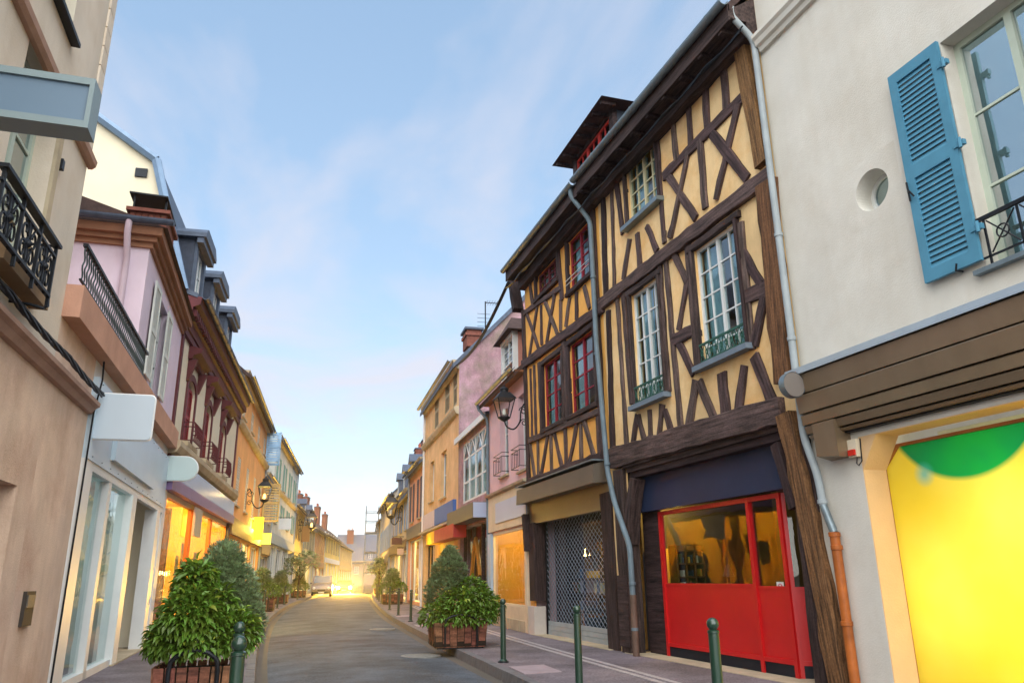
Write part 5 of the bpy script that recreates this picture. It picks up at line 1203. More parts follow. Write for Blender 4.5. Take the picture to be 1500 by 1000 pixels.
for i in range(len(R_)-1):
    a, c = R_[i], R_[i+1]; b.hexa([(-.12, a[0], a[1]), (LL2+.1, a[0], a[1]), (LL2+.1, c[0], c[1]), (-.12, c[0], c[1]), (-.12, a[0], a[1]+.12), (LL2+.1, a[0], a[1]+.12), (LL2+.1, c[0], c[1]+.12), (-.12, c[0], c[1]+.12)])
rf = h.part('roof', b, M_SLATE)
b = h.mb()
for i in range(1, 4):
    a, c = R_[i], R_[i+1]; b.tube([(-.1, a[0], a[1]+.06), (-.1, c[0], c[1]+.06)], .13, 6)
h.part('zinc_verge', b, mk('blue_zinc', '6d8299', .45, .15, 3, .05, metal=.5), rf)
h.box('vent', -.05, -.01, mb1[0]-.5, mb1[0]-.2, mb1[1]-.45, mb1[1]-.2, M_IRON)
# cornice with dentils
h.part('cornice', h.mb().extr([(0, ev-.75), (.10, ev-.72), (.12, ev-.5), (.2, ev-.45), (.22, ev-.25), (.38, ev-.18), (.42, ev+.02), (0, ev+.06)], 'x', -.1, LL2), M_DRED)
dn = MB(-1).box(-.06, .06, .12, .30, -.1, .08).mesh('dentil', M_DRED)
for i in range(int(LL2/.26)): link('dentil', dn, h.root, (.1+i*.26, 0, ev-.36))
gutter(h, -.1, LL2, .5, ev+.05, M_SLATE, .09)
for i, c in enumerate(cs):
    o_ = ops[i]
    # round head
    b = h.mb(); n = 12; r_ = wd/2; zc_ = wt-.32
    for k in range(n):
        a0, a1 = math.pi*k/n, math.pi*(k+1)/n
        def ap(a): return (c+r_*math.cos(a), zc_+.32*math.sin(a))
        A, B = ap(a0), ap(a1)
        b.quad((A[0], -.004, A[1]), (B[0], -.004, B[1]), (B[0], -.004, wt), (A[0], -.004, wt)); b.quad((A[0], -.004, A[1]), (A[0], -.24, A[1]), (B[0], -.24, B[1]), (B[0], -.004, B[1]))
    h.part('arch_head', b, M_CRM)
    b = h.mb()
    for k in range(n):
        a0, a1 = math.pi*k/n, math.pi*(k+1)/n
        P4 = [(c+rr_*math.cos(a), zc_+hh*math.sin(a)) for rr_, hh, a in ((r_, .32, a0), (r_, .32, a1), (r_+.16, .5, a1), (r_+.16, .5, a0))]
        b.hexa([(p[0], 0, p[1]) for p in P4]+[(p[0], .04, p[1]) for p in P4])
    for s in (-1, 1): b.box(c+s*r_, c+s*(r_+.16), 0, .04, wb, zc_)
    h.part('window_surround', b, M_DRED)
    window(h, o_[0], o_[1], wb, wt-.03, M_DRED, M_GLASS, 1, 4, d=-.2, fw=.06, mw=.03)
    for s in (0, 1): shutter(h, o_[0]+s*(wd/2), o_[0]+(s+1)*wd/2-.01, wb+.02, zc_+.15, -.1, M_DSH, 12, 2, st=.07, solo=False)
    zt = wt+.42
    hd = h.part('window_hood', h.mb().extr([(0, zt), (.1, zt), (.14, zt+.1), (.32, zt+.16), (.36, zt+.28), (0, zt+.36)], 'x', c-wd/2-.35, c+wd/2+.35), M_DRED)
    for s in (-1, 1): h.part('bracket', h.mb().extr([(0, zt-.6), (.06, zt-.55), (.22, zt-.05), (.24, zt), (0, zt)], 'x', c+s*(wd/2+.2)-.08, c+s*(wd/2+.2)+.08), M_DRED, hd)
    b = h.mb(); gz = wb
    for z in (.02, .38, .5): b.tube([(o_[0]-.05, 0, gz+z), (o_[0]-.05, .3, gz+z), (o_[1]+.05, .3, gz+z), (o_[1]+.05, 0, gz+z)], .015, 5)
    for k in range(10): x = o_[0]+wd*k/9; b.tube([(x, .3, gz), (x+.03, .33, gz+.2), (x, .3, gz+.5)], .012, 5)
    for k in range(4): scroll(b, o_[0]+.16+k*.31, gz+.2, .1, 1, .32, 1.2, .011)
    h.part('window_guard', b, M_DRED, None, True); sill(h, o_[0]-.15, o_[1]+.15, wb, M_STONE, .2, .12)
    # slate dormer above
    u = c; z = ev+.35; zf = z+1.9
    d_ = h.part('dormer', h.mb().box(u-.75, u-.52, -2.2, -.12, z-.1, zf).box(u+.52, u+.75, -2.2, -.12, z-.1, zf).box(u-.52, u+.52, -2.2, -.12, zf-.2, zf), M_SLATE, rf)
    h.box('cheek', u-.78, u-.75, -2.4, -.2, z-.1, zf+.02, mk('dark_slate_cheek', '343c4c', .5, .3, 8, .3, 15), d_)
    window(h, u-.52, u+.52, z, zf-.2, M_WHITE, M_GLASSB, 1, 3, d=-.2, fw=.07, mw=.03, parent=d_, name='dormer_window')
    h.part('dormer_cap', h.mb().extr([(u-1.0, zf), (u+1.0, zf), (u+1.0, zf+.12), (u+.7, zf+.34), (u-.7, zf+.34), (u-1.0, zf+.12)], 'y', -3.2, .12), M_SLATE, d_)
    h.part('dormer_moulding', h.mb().box(u-.95, u+.95, -.12, .06, zf-.16, zf), M_SLATE, d_)
st_z = wt+.62
for a, c in ((0.02, .22), (LL2-.25, LL2-.02)): h.box('pilaster', a, c, 0, .05, shv+.6, ev-.75, M_DRED)
for c in [(cs[0]+cs[1])/2, (cs[1]+cs[2])/2]: h.box('pilaster', c-.06, c+.06, 0, .035, wt+.5, ev-.75, M_DRED)
h.part('string_course', h.mb().box(0, LL2, 0, .08, wt+.8, wt+.95), M_DRED); h.part('stone_band', h.mb().extr([(0, wb-.55), (.2, wb-.5), (.28, wb-.35), (.28, wb-.22), (0, wb-.15)], 'x', 0, LL2), M_STONE)
# shop below
h.box('shop_fascia', .0, LL2-.02, .0, .16, shv+.18, wb-.6, mk('silver_fascia', 'aab2c2', .25, .06, 1, .02, metal=.4)); h.box('purple_band', .0, LL2-.02, .0, .2, shv-.12, shv+.18, mk('mauve_band', '7d6690', .5, .1))
h.box('shop_frame', LL2-.5, LL2-.02, 0, .08, .14, shv-.12, M_TIMBER); h.box('shop_frame', 0, .35, -.05, .04, .14, shv-.12, M_WHITE)
seg = [(.35, 4.2), (4.4, 8.0), (8.2, LL2-.5)]
for a, c in seg:
    sw = h.box('shop_window', a, c, -.06, -.05, .6, shv-.14, M_GLASSS); b = h.mb(); b.box(a, a+.08, -.1, 0, .58, shv-.12); b.box(c-.08, c, -.1, 0, .58, shv-.12); b.box(a, c, -.1, .03, .5, .58); h.part('window_frame', b, mk('amber_frame', 'a8641e', .5, .2), sw)
h.box('stall_riser', .0, LL2-.02, -.1, .03, .12, .5, mk('mauve_stone', '7a6a72', .8, .15, 2, .2)); h.box('floor_vent', 1.6, 1.95, .03, .045, .25, .36, M_IRON)
room(h, .2, LL2-.3, .45, shv+.5, -.15, 3.0, mk('yellow_room_paint', 'd09a3a', .8, .1))
for u, c_ in ((1.6, (1, .45, .08)), (5.2, (1, .70, .12)), (9.5, (1, .74, .14))): lamp_light('shop_lamp', FL2.P(u, -1.0, shv+.25), 230, c_, .2)
h.box('red_drape', .9, 2.0, -1.0, -.9, .6, shv-.3, mk('red_orange_cloth', 'd8481c', .7, .1)); h.box('display_column', 4.3, 4.5, -.8, -.6, .5, shv-.2, M_TIMBER)
for u, z, c_ in ((2.6, 1.9, 'c8b070'), (3.2, 2.2, 'a85a2a'), (5.8, 1.6, 'e0c890'), (6.6, 2.0, 'b87838'), (9, 1.8, 'd0b060')): h.box('poster', u, u+.55, -.62, -.6, z, z+.7, mk('poster_'+c_, c_, .6, .15, 4))
b = h.mb().box(3.9, 5.1, .1, .16, shv-1.0, shv-.2); h.part('hanging_panel', b, mk('grey_hanging_panel', '9a948c', .5, .1))

# ------------------------------------------------ orange house with closed louvred shutters
_e = FL2.end(LL2); FL3 = Frame('L', _e.x, _e.y, 6.2); q = FL3.uv; LL3 = 14.0
h3 = FL3; e3 = q(380, 567, .4)[1]; c3 = q(365, 640, .1)[1]; a1 = q(354, 673)[1]; a0 = q(352, 752)[1]; b1 = q(362, 586)[1]; b0 = q(361, 624)[1]
M_OR3 = None
hh = far_house('orange_house', 'orange house with pale closed louvred shutters and a glowing yellow shop sign', FL3, LL3, e3, 'e0a468', [(a0+.2, a1), (c3+.5, min(b1, e3-.6))], 'd6cdb8', '9a7040', M_TILE, 40, 9, [(LL3-1.0, 1.3, 4.4)], 4, 1.15, cornice=[c3], closed=True, shopv=q(362, 780)[1], lit=80, group=None)
def perp_shutter(h, u, d0, d1, v0, v1, mat, slats):
    b = h.mb(); st = .07
    for z in (v0, (v0+v1)/2-.04, v1-.08): b.box(u, u+.04, d0, d1, z, z+.08)
    b.box(u, u+.04, d0, d0+st, v0, v1); b.box(u, u+.04, d1-st, d1, v0, v1); f = h.part('open_shutter', b, mat)
    stp = (v1-v0-.1)/slats; me = MB(1).hexa([(-.02, -(d1-d0)/2+st, -.05), (.0, -(d1-d0)/2+st, -.05), (.0, (d1-d0)/2-st, -.05), (-.02, (d1-d0)/2-st, -.05), (.02, -(d1-d0)/2+st, .04), (.04, -(d1-d0)/2+st, .04), (.04, (d1-d0)/2-st, .04), (.02, (d1-d0)/2-st, .04)]).mesh('slat', mat)
    for i in range(slats): link('slat', me, f, (u+.02, h.o*(d0+d1)/2, v0+.1+i*stp))
uu = LL3-1.2
g1 = FL3.du(373, 604, uu); g2 = FL3.du(384, 655, uu)
perp_shutter(hh, uu, .05, .75, q(375, 655)[1], q(378, 606)[1], mk('light_blue_shutter', '8fb6d8', .5, .1), 12)
perp_shutter(hh, uu+1.2, .05, .75, q(384, 672)[1], q(388, 620)[1], mk('light_blue_shutter', '8fb6d8', .5, .1), 12)
perp_shutter(hh, uu+.8, .05, .95, q(383, 765)[1], q(384, 705)[1], mk('tan_shutter', 'b09a68', .6, .12), 14)
def lit_sign(label, fr, u, p0, p1, col, power):
    t = thing('lit_sign', label, 'sign', fr.P(u, 0, 0), fr.rz); a, c = fr.du(*p0, u), fr.du(*p1, u)
    d0, d1 = max(.1, min(a[0], c[0])), max(a[0], c[0]); z0, z1 = sorted((a[1], c[1]))
    part('lightbox', MB(fr.o).box(-.07, .07, d0, d1, z0, z1), emit('sign_glow_'+col, col, 1.5), t); part('bracket', MB(fr.o).tube([(0, 0, z1-.1), (0, d0+.02, z1-.1)], .03, 6), M_IRON, t)
    b = MB(fr.o); b.box(-.08, .08, d0-.03, d1+.03, z1, z1+.03); b.box(-.08, .08, d0-.03, d1+.03, z0-.03, z0); part('casing', b, M_IRON, t)
    lamp_light('sign_light', fr.P(u-.35, (d0+d1)/2, (z0+z1)/2), power, (1, .7, .1), .3)
lit_sign('larger glowing yellow box sign on the orange house above its shop', FL3, 9.0, (358, 757), (384, 789), 'ffd21e', 60)
lit_sign('smaller glowing yellow box sign at the far end of the orange house', FL3, 13.2, (383, 781), (396, 797), 'ffc830', 40)
_e = FL3.end(LL3); FL4 = Frame('L', _e.x, _e.y, 7.0); q = FL4.uv; LL4 = 5.67
far_house('grey_house', 'small grey stone house with roof dormers next to the orange house', FL4, LL4, q(396, 690, .3)[1], 'b3a898', [(q(397, 770)[1], q(397, 730)[1])], None, '7a6a5c', M_SLATE, 52, 8, [], 2, .9, shopv=3.4, dormers=2)
_e = FL4.end(LL4); FL5 = Frame('L', _e.x, _e.y, 8.0); q = FL5.uv; LL5 = 18.5
far_house('white_house', 'white house with pale green shutters and a tall brick chimney', FL5, LL5, q(422, 648, .4)[1], 'cfd2c8', [(q(417, 775)[1], q(417, 745)[1]), (q(417, 722)[1], q(417, 682)[1])], '6fa596', '9fb0b4', M_SLATE, 40, 10, [(.8, 1.6, 5.0)], 4, 1.2, cornice=[q(418, 732)[1]], shopv=4.2)
_e = FL5.end(LL5); FL6 = Frame('L', _e.x, _e.y, 8.5); q = FL6.uv
far_house('lit_yellow_house', 'small timber-trimmed house lit yellow by its own street lamp', FL6, 10.6, q(441, 740, .3)[1], 'c8b070', [(5.0, 7.2)], '6a4a30', '7a5a38', M_TILE, 48, 9, [(4, 1.8, 6.5)], 3, 1.0, shopv=3.6, lit=60)
_e = FL6.end(10.6); FL7 = Frame('L', _e.x, _e.y, 9.0); q = FL7.uv
far_house('plaster_house', 'pale green house crowned by a cluster of tall brick chimneys', FL7, 14.7, q(454, 765, .3)[1], 'c2bd98', [(4.6, 6.8)], '5c6670', '8a6a4a', M_SLATE, 48, 9, [(1.5, 2.0, 8.0), (5, 1.8, 7.4), (11.5, 2.4, 6.2)], 4, 1.0, shopv=3.6, lit=60, dormers=2)
_e = FL7.end(14.7); FL8 = Frame('L', _e.x, _e.y, 10); q = FL8.uv
far_house('plaster_house', 'narrow red-brown brick house between the chimneyed house and the pale yellow house', FL8, 16.2, q(469, 775, .3)[1], 'a87a60', [(4.6, 6.8)], None, '8a5a4a', M_TILE, 45, 9, [(3, 2.0, 5.5), (12, 1.8, 5)], 4, 1.0, shopv=3.4, lit=60)
_e = FL8.end(16.2); FL9 = Frame('L', _e.x, _e.y, 11); q = FL9.uv
far_house('yellow_house', 'pale yellow house with dark shutters and white ground floor far up the street', FL9, 26.6, q(487, 785, .3)[1], 'd8c078', [(5.2, 8.0)], '4a5560', 'c8ccd4', M_TILE, 38, 9, [(4, 2.4, 5.2), (20, 2.4, 5.2)], 6, 1.2, shopv=4.2)
_e = FL9.end(26.6); FL10 = Frame('L', _e.x, _e.y, 11.5); q = FL10.uv
far_house('plaster_house', 'last tan house on the far left side with a single chimney', FL10, 30, q(506, 800, .3)[1], 'c2a478', [(5.0, 7.2)], None, 'a88a60', M_TILE, 40, 9, [(6, 2.4, 5.4)], 6, 1.1, shopv=3.6, lit=60)
# house closing the view
p = CAM+ray(535, 840)*(195/ray(535, 840).y)
FE = Frame('L', p.x-7, p.y, 97)
far_house('slate_roofed_house', 'house with a big grey slate roof and white dormers closing the street', FE, 16, 5.6, '8a8078', [(2.6, 4.4)], None, None, M_SLATE, 58, 8, [(3, 1.6, 7.4)], 5, 1.1, dormers=3)

# ================================================================== street furniture
# bollards
M_BOL = mk('bottle_green_paint', '1f3a2c', .28, .15, 5, .03, 30, spec=.6, coat=.3)
bol = thing('bollard', 'x', 'bollard')
part('post', MB().lathe([(.075, 0), (.075, .03), (.05, .05), (.047, .92), (.052, .925), (.052, .945), (.032, .955)], 18), M_BOL, bol, True)
part('ball', MB().lathe([(.03, .95)]+[(.054*math.sin(a), 1.0-.054*math.cos(a)) for a in [.6+i*.28 for i in range(9)]]+[(.004, 1.0535)], 18), M_BOL, bol, True)
part('foot_ring', MB().lathe([(.1, -.01), (.1, .012), (.076, .02)], 18), M_IRON, bol)
def on_kerb(px, C, off, y0, y1):
    best = None
    for i in range(2000):
        y = y0+(y1-y0)*i/1999; x = curve_x(C, y)+off; d = Vector((x, y, .6))-CAM
        X = 750+FPX*d.dot(_rt)/d.dot(_fw)
        if best is None or abs(X-px) < best[0]: best = (abs(X-px), x, y)
    return best[1], best[2]
rb = [(1052, 4, 8, 'bollard in front of the red shop door, largest and rightmost of the green bollards'), (847, 7, 12, 'green bollard before the latticed shop grille, between the planter and the red shop'),
      (737, 11, 16, 'green bollard just nearer than the right planter'), (631, 17, 30, 'green bollard right behind the near right planter'), (602, 22, 38, 'green bollard second beyond the near right planter'),
      (584, 26, 44, 'thin green bollard third beyond the near right planter'), (571, 30, 50, 'thin green bollard standing in front of the second right planter')]
first = True
def put_bollard(x, y, lab):
    global first
    o = bol if first else copy_tree(bol); first = False
    o.location = (x, y, PAV); o['label'] = lab; o['group'] = 'green ball-topped bollards along the kerbs'; o.rotation_euler.z = random.uniform(0, 6)
for px, y0, y1, lab in rb: put_bollard(*on_kerb(px, KR, .32, y0, y1), lab)
for k, y in enumerate((48, 52.5, 57, 62)): put_bollard(curve_x(KR, y)+.3, y, ['faint bollard just past the second right planter', 'distant right bollard two past the second planter', 'distant right bollard near the bend', 'farthest bollard on the right kerb'][k])
for x, y, lab in ((.045, 6.0, 'largest left bollard with shiny ball top in front of the near left planter'), (.05, 8.0, 'left bollard partly hidden behind the nearest one, against the laurel leaves')): put_bollard(x, y, lab)
for px, y0, y1, lab in ((387, 18, 34, 'left bollard standing at the corner of the second left planter'), (414, 24, 44, 'thin left bollard beyond the second left planter'), (424, 30, 50, 'thin left bollard before the third left planter'),
                        (436, 38, 62, 'small left bollard between third and fourth planters'), (447, 46, 74, 'farthest small bollard on the left kerb')): put_bollard(*on_kerb(px, KL, -.3, y0, y1), lab)
# planters
M_PLK = wood('planter_wood', '6e4534', '9c6a50', bump=.3, grain=10)
M_SOIL = mk('dark_soil', '2a211c', .95, .3, 9, .6, 30)
def make_planter(W=1.15, Hh=.56):
    t = thing('planter', 'x', 'planter')
    for sx, sy, n in ((0, -1, 7), (0, 1, 7), (-1, 0, 7), (1, 0, 7)):
        for i in range(n):
            a = -W/2+W*i/n+.008; c = -W/2+W*(i+1)/n-.008; o_ = .004*((i*37) % 3)
            if sy: b = MB().hexa([(a*.92, sy*(W/2*.92-.012+o_), .03), (c*.92, sy*(W/2*.92-.012+o_), .03), (c*.92, sy*(W/2*.92+.014+o_), .03), (a*.92, sy*(W/2*.92+.014+o_), .03), (a, sy*(W/2-.012+o_), Hh), (c, sy*(W/2-.012+o_), Hh), (c, sy*(W/2+.014+o_), Hh), (a, sy*(W/2+.014+o_), Hh)])
            else: b = MB().hexa([(sx*(W/2*.92-.012+o_), a*.92, .03), (sx*(W/2*.92+.014+o_), a*.92, .03), (sx*(W/2*.92+.014+o_), c*.92, .03), (sx*(W/2*.92-.012+o_), c*.92, .03), (sx*(W/2-.012+o_), a, Hh), (sx*(W/2+.014+o_), a, Hh), (sx*(W/2+.014+o_), c, Hh), (sx*(W/2-.012+o_), c, Hh)])
            part('plank', b, M_PLK, t)
    part('soil', MB().box(-W/2+.02, W/2-.02, -W/2+.02, W/2-.02, .05, Hh-.05), M_SOIL, t)
    for s in (-1, 1):
        pts = [(-W*.30, 0, .05), (-W*.30, 0, Hh-.02)]+[(-W*.30*math.cos(math.pi*i/10), 0, Hh+.01+.14*math.sin(math.pi*i/10)) for i in range(1, 10)]+[(W*.30, 0, Hh-.02), (W*.30, 0, .05)]
        part('hoop', MB().tube([(x, s*(W/2+.05), z) for x, y, z in pts], .022, 8), M_IRON, t, True)
    part('base_frame', MB().box(-W*.44, W*.44, -W*.44, W*.44, 0, .035), M_IRON, t)
    return t
def leaf_mesh(L=.13, W=.042, mat=None):
    b = MB(); f = .012
    b.add([(0, 0, 0), (L*.3, -W, f), (L*.3, 0, -.004), (L*.3, W, f), (L*.68, -W*.85, f-.008), (L*.68, 0, -.014), (L*.68, W*.85, f-.008), (L, 0, -.04)],
          [(0, 1, 2), (0, 2, 3), (1, 4, 5, 2), (2, 5, 6, 3), (4, 7, 5), (5, 7, 6)])
    return b.mesh('leaf', mat, True)
def leafm(name, col, isl=.45, trans=.25):
    m_ = mk(name, col, .42, .15, 4, 0, island=isl, spec=.5)
    t = m_.node_tree; p = [n for n in t.nodes if n.type == 'BSDF_PRINCIPLED'][0]; o = [n for n in t.nodes if n.type == 'OUTPUT_MATERIAL'][0]
    tr = t.nodes.new('ShaderNodeBsdfTranslucent'); ms = t.nodes.new('ShaderNodeMixShader'); ms.inputs[0].default_value = trans
    src = p.inputs['Base Color'].links[0].from_socket; t.links.new(src, tr.inputs[0])
    t.links.new(p.outputs[0], ms.inputs[1]); t.links.new(tr.outputs[0], ms.inputs[2]); t.links.new(ms.outputs[0], o.inputs[0]); return m_
M_LEAF = leafm('laurel_leaf', '5e802c'); M_LEAFY = leafm('young_laurel_leaf', '93a63c'); M_FINE = leafm('feathery_leaf', '7c9066', .45)
M_BARK = mk('bark', '4a3a2c', .9, .3, 10, .4, 30)
def ellip(rnd, lobes):
    """a point near the skin of one of the lobes, with its outward direction"""
    c, r = rnd.choices(lobes, weights=[x[1][0]*x[1][2] for x in lobes])[0]
    while True:
        v = Vector((rnd.gauss(0, 1), rnd.gauss(0, 1), rnd.gauss(0, 1))).normalized()
        if v.z > -.5: break
    k = rnd.random()**.35
    k = .45+.6*k
    return Vector((c[0]+v.x*r[0]*k, c[1]+v.y*r[1]*k, c[2]+v.z*r[2]*k)), v
def basis(v, rnd, droop=.25):
    d = (v+Vector((rnd.uniform(-.8, .8), rnd.uniform(-.8, .8), rnd.uniform(-.5, .6)-droop))).normalized()
    s = d.cross(Vector((rnd.uniform(-.4, .4), rnd.uniform(-.4, .4), 1))).normalized(); return d, s, s.cross(d)
def laurel(name, label, loc, lobes, n_obj, n_mass, seed, group, scale=1.0):
    rnd = random.Random(seed); t = thing(name, label, 'shrub', loc, 0, group)
    lm = leaf_mesh(.098*scale, .025*scale, M_LEAF); lm2 = leaf_mesh(.092*scale, .023*scale, M_LEAFY)
    b = MB()
    for i in range(9):
        c, r = lobes[i % len(lobes)]; a = rnd.uniform(0, 6.28)
        b.tube([(0, 0, 0), (c[0]*.4, c[1]*.4, c[2]*.5), (c[0]+r[0]*.5*math.cos(a), c[1]+r[1]*.5*math.sin(a), c[2]+r[2]*.4)], .018, 5, .005)
    part('stem', b, M_BARK, t)
    hb = MB(); src = [v.co.copy() for v in lm.vertices]; fcs = [tuple(p.vertices) for p in lm.polygons]
    for i in range(n_mass):
        p, v = ellip(rnd, lobes); d, s, u = basis(v, rnd); k = rnd.uniform(.65, 1.1)
        hb.add([tuple(p+(d*c.x+s*c.y+u*c.z)*k) for c in src], fcs)
    o = part('foliage', hb, M_LEAF, t, True, kind='stuff')
    tocam = (CAM-Vector(loc)).normalized()
    got = 0; cnt = 0
    while got < n_obj and cnt < 20000:
        cnt += 1; p, v = ellip(rnd, lobes)
        if v.dot(tocam) < -.05: continue
        p = p+v*.03; d, s, u = basis(v, rnd); k = rnd.uniform(.7, 1.2); young = v.z > .3 and rnd.random() < .42
        l = link('leaf', lm2 if young else lm, t); m_ = Matrix((d*k, s*k, u*k)).transposed().to_4x4(); m_.translation = p; l.matrix_local = m_; got += 1
    return t
def feathery(name, label, loc, lobes, n, seed, group, L=.055):
    rnd = random.Random(seed); t = thing(name, label, 'shrub', loc, 0, group); b = MB()
    for i in range(n):
        p, v = ellip(rnd, lobes); d, s, u = basis(v, rnd, -.35); k = rnd.uniform(.6, 1.3)*L
        # a sprig of three slim leaflets
        for a in (-.7, 0, .7):
            e = (d*math.cos(a)+s*math.sin(a)); w_ = u.cross(e)*.14
            b.add([tuple(p), tuple(p+e*k*.5+w_*k), tuple(p+e*k), tuple(p+e*k*.5-w_*k)], [(0, 1, 2, 3)])
    part('foliage', b, M_FINE, t, kind='stuff')
    b = MB()
    for i in range(6): a = i*1.05; c, r = lobes[i % len(lobes)]; b.tube([(0, 0, 0), (c[0]*.5+.1*math.cos(a), c[1]*.5+.1*math.sin(a), c[2]*.6), (c[0]+r[0]*.4*math.cos(a), c[1]+r[1]*.4*math.sin(a), c[2]+r[2]*.5)], .02, 5, .006)
    part('stem', b, M_BARK, t); return t
GP, GL, GF = 'wooden planters on the kerbs', 'glossy laurel shrubs in the planters', 'feathery shrubs in the planters'
# near left
pl = make_planter(.72, .64); pl['label'] = 'slatted wooden planter with iron hoop at the near left kerb'; pl['group'] = GP; pl.location = (-.30, 8.75, PAV); pl.rotation_euler.z = RAD(-4)
laurel('laurel_shrub', 'large glossy laurel bush spilling over the near left planter', (-.30, 8.75, .86), [((-.10, -.12, .30), (.28, .30, .30)), ((.28, -.05, .16), (.24, .26, .24)), ((-.28, 0, .10), (.20, .24, .20)), ((-.10, .05, .62), (.18, .2, .24)), ((.02, -.1, .08), (.36, .30, .13)), ((.12, 0, .42), (.16, .2, .2))], 290, 3800, 3, GL)
feathery('feathery_shrub', 'grey-green feathery shrub rising behind the laurel in the near left planter', (-.24, 9.0, .8), [((.12, .1, .5), (.34, .34, .46)), ((.08, .1, .82), (.22, .24, .32)), ((.28, .05, .3), (.26, .3, .36))], 5200, 5, GF)
# near right
gpr = ground(672, 950, PAV)
pr = make_planter(1.12, .52); pr['label'] = 'slatted wooden planter with iron hoop on the near right kerb'; pr['group'] = GP; pr.location = (gpr.x+.1, gpr.y+.55, PAV); pr.rotation_euler.z = RAD(-6)
bx_, by_ = pr.location.x, pr.location.y
laurel('laurel_shrub', 'bright green laurel bush trailing over the near right planter', (bx_, by_, .62), [((.15, -.15, .32), (.6, .5, .36)), ((.5, -.1, .28), (.45, .4, .36)), ((-.42, -.1, .12), (.4, .4, .26)), ((.1, -.2, .1), (.65, .5, .22)), ((.35, .1, .6), (.35, .3, .3))], 280, 3000, 8, GL, 1.25)
feathery('feathery_shrub', 'tall conical grey-green shrub standing in the near right planter', (bx_-.1, by_+.2, .62), [((-.02, .1, .55), (.52, .45, .5)), ((.0, .1, 1.0), (.38, .36, .42)), ((.02, .1, 1.3), (.2, .2, .3))], 5200, 9, GF, .07)
# farther planters: copies
def far_planter(x, y, rz, s, labs, seed):
    p_ = copy_tree(pr); p_.location = (x, y, PAV); p_.rotation_euler.z = rz; p_.scale = (s, s, s); p_['label'] = labs[0]
    rnd = random.Random(seed)
    laurel('laurel_shrub', labs[1], (x, y, .55*s+PAV), [((rnd.uniform(-.1, .3), -.15, .30), (.55, .5, .36)), ((-.35, 0, .2), (.42, .4, .3)), ((.45, .1, .25), (.4, .4, .34)), ((.1, .1, .55), (.4, .4, .3))], 0, 900, seed, GL, 1.3)
    feathery('feathery_shrub', labs[2], (x, y+.2, .55*s+PAV), [((0, .1, .5), (.55, .5, .5)), ((rnd.uniform(-.1, .1), .1, .95), (.38, .36, .42))], 1500, seed+50, GF, .11)
def kerbpos(px, C, off, y0, y1): return on_kerb(px, C, off, y0, y1)
spots = [(572, KR, .85, 26, 46, 'wooden planter second along the right kerb', 'laurel in the second planter of the right kerb', 'tall shrub in the second planter of the right kerb'),
         (551, KR, .85, 44, 75, 'wooden planter third along the right kerb, near the glare', 'laurel in the third planter of the right kerb', 'tall shrub in the third planter of the right kerb'),
         (397, KL, -.80, 18, 40, 'wooden planter second along the left kerb', 'laurel in the second planter of the left kerb', 'tall shrub in the second planter of the left kerb'),
         (425, KL, -.80, 30, 52, 'wooden planter third along the left kerb', 'laurel in the third planter of the left kerb', 'tall shrub in the third planter of the left kerb'),
         (442, KL, -.80, 42, 68, 'wooden planter fourth along the left kerb', 'laurel in the fourth planter of the left kerb', 'tall shrub in the fourth planter of the left kerb')]
for i, (px, C, off, y0, y1, *labs) in enumerate(spots):
    x, y = kerbpos(px, C, off, y0, y1); far_planter(x, y, RAD(-7), 1.05, labs, 20+i)
# small street trees where the street narrows
def street_tree(label, x, y, H_, r_, seed):
    t = thing('street_tree', label, 'tree', (x, y, PAV), 0, 'small street trees up the road'); rnd = random.Random(seed)
    b = MB().tube([(0, 0, 0), (.05, 0, H_*.4), (0, .05, H_*.75)], .09, 7, .04)
    for i in range(5): a = i*1.3; b.tube([(0, 0, H_*(.35+.05*i)), (r_*.4*math.cos(a), r_*.4*math.sin(a), H_*.6), (r_*.7*math.cos(a), r_*.7*math.sin(a), H_*.75)], .035, 5, .01)
    part('trunk', b, M_BARK, t); c = MB()
    lob = [((rnd.uniform(-.5, .5)*r_, rnd.uniform(-.5, .5)*r_, H_*rnd.uniform(.55, .85)), (r_*.6, r_*.6, r_*.5)) for i in range(6)]
    for i in range(1300):
        p, v = ellip(rnd, lob); d, s, u = basis(v, rnd); k = rnd.uniform(.12, .25)
        c.add([tuple(p), tuple(p+d*k*.5+s*k*.4), tuple(p+d*k), tuple(p+d*k*.5-s*k*.4)], [(0, 1, 2, 3)])
    part('crown', c, M_FINE, t, kind='stuff')
street_tree('small dark tree above the fifth left planter', curve_x(KL, 66)-.7, 66, 3.6, 1.5, 4); street_tree('small tree on the right beyond the third planter', curve_x(KR, 70)+.6, 70, 3.2, 1.3, 6)
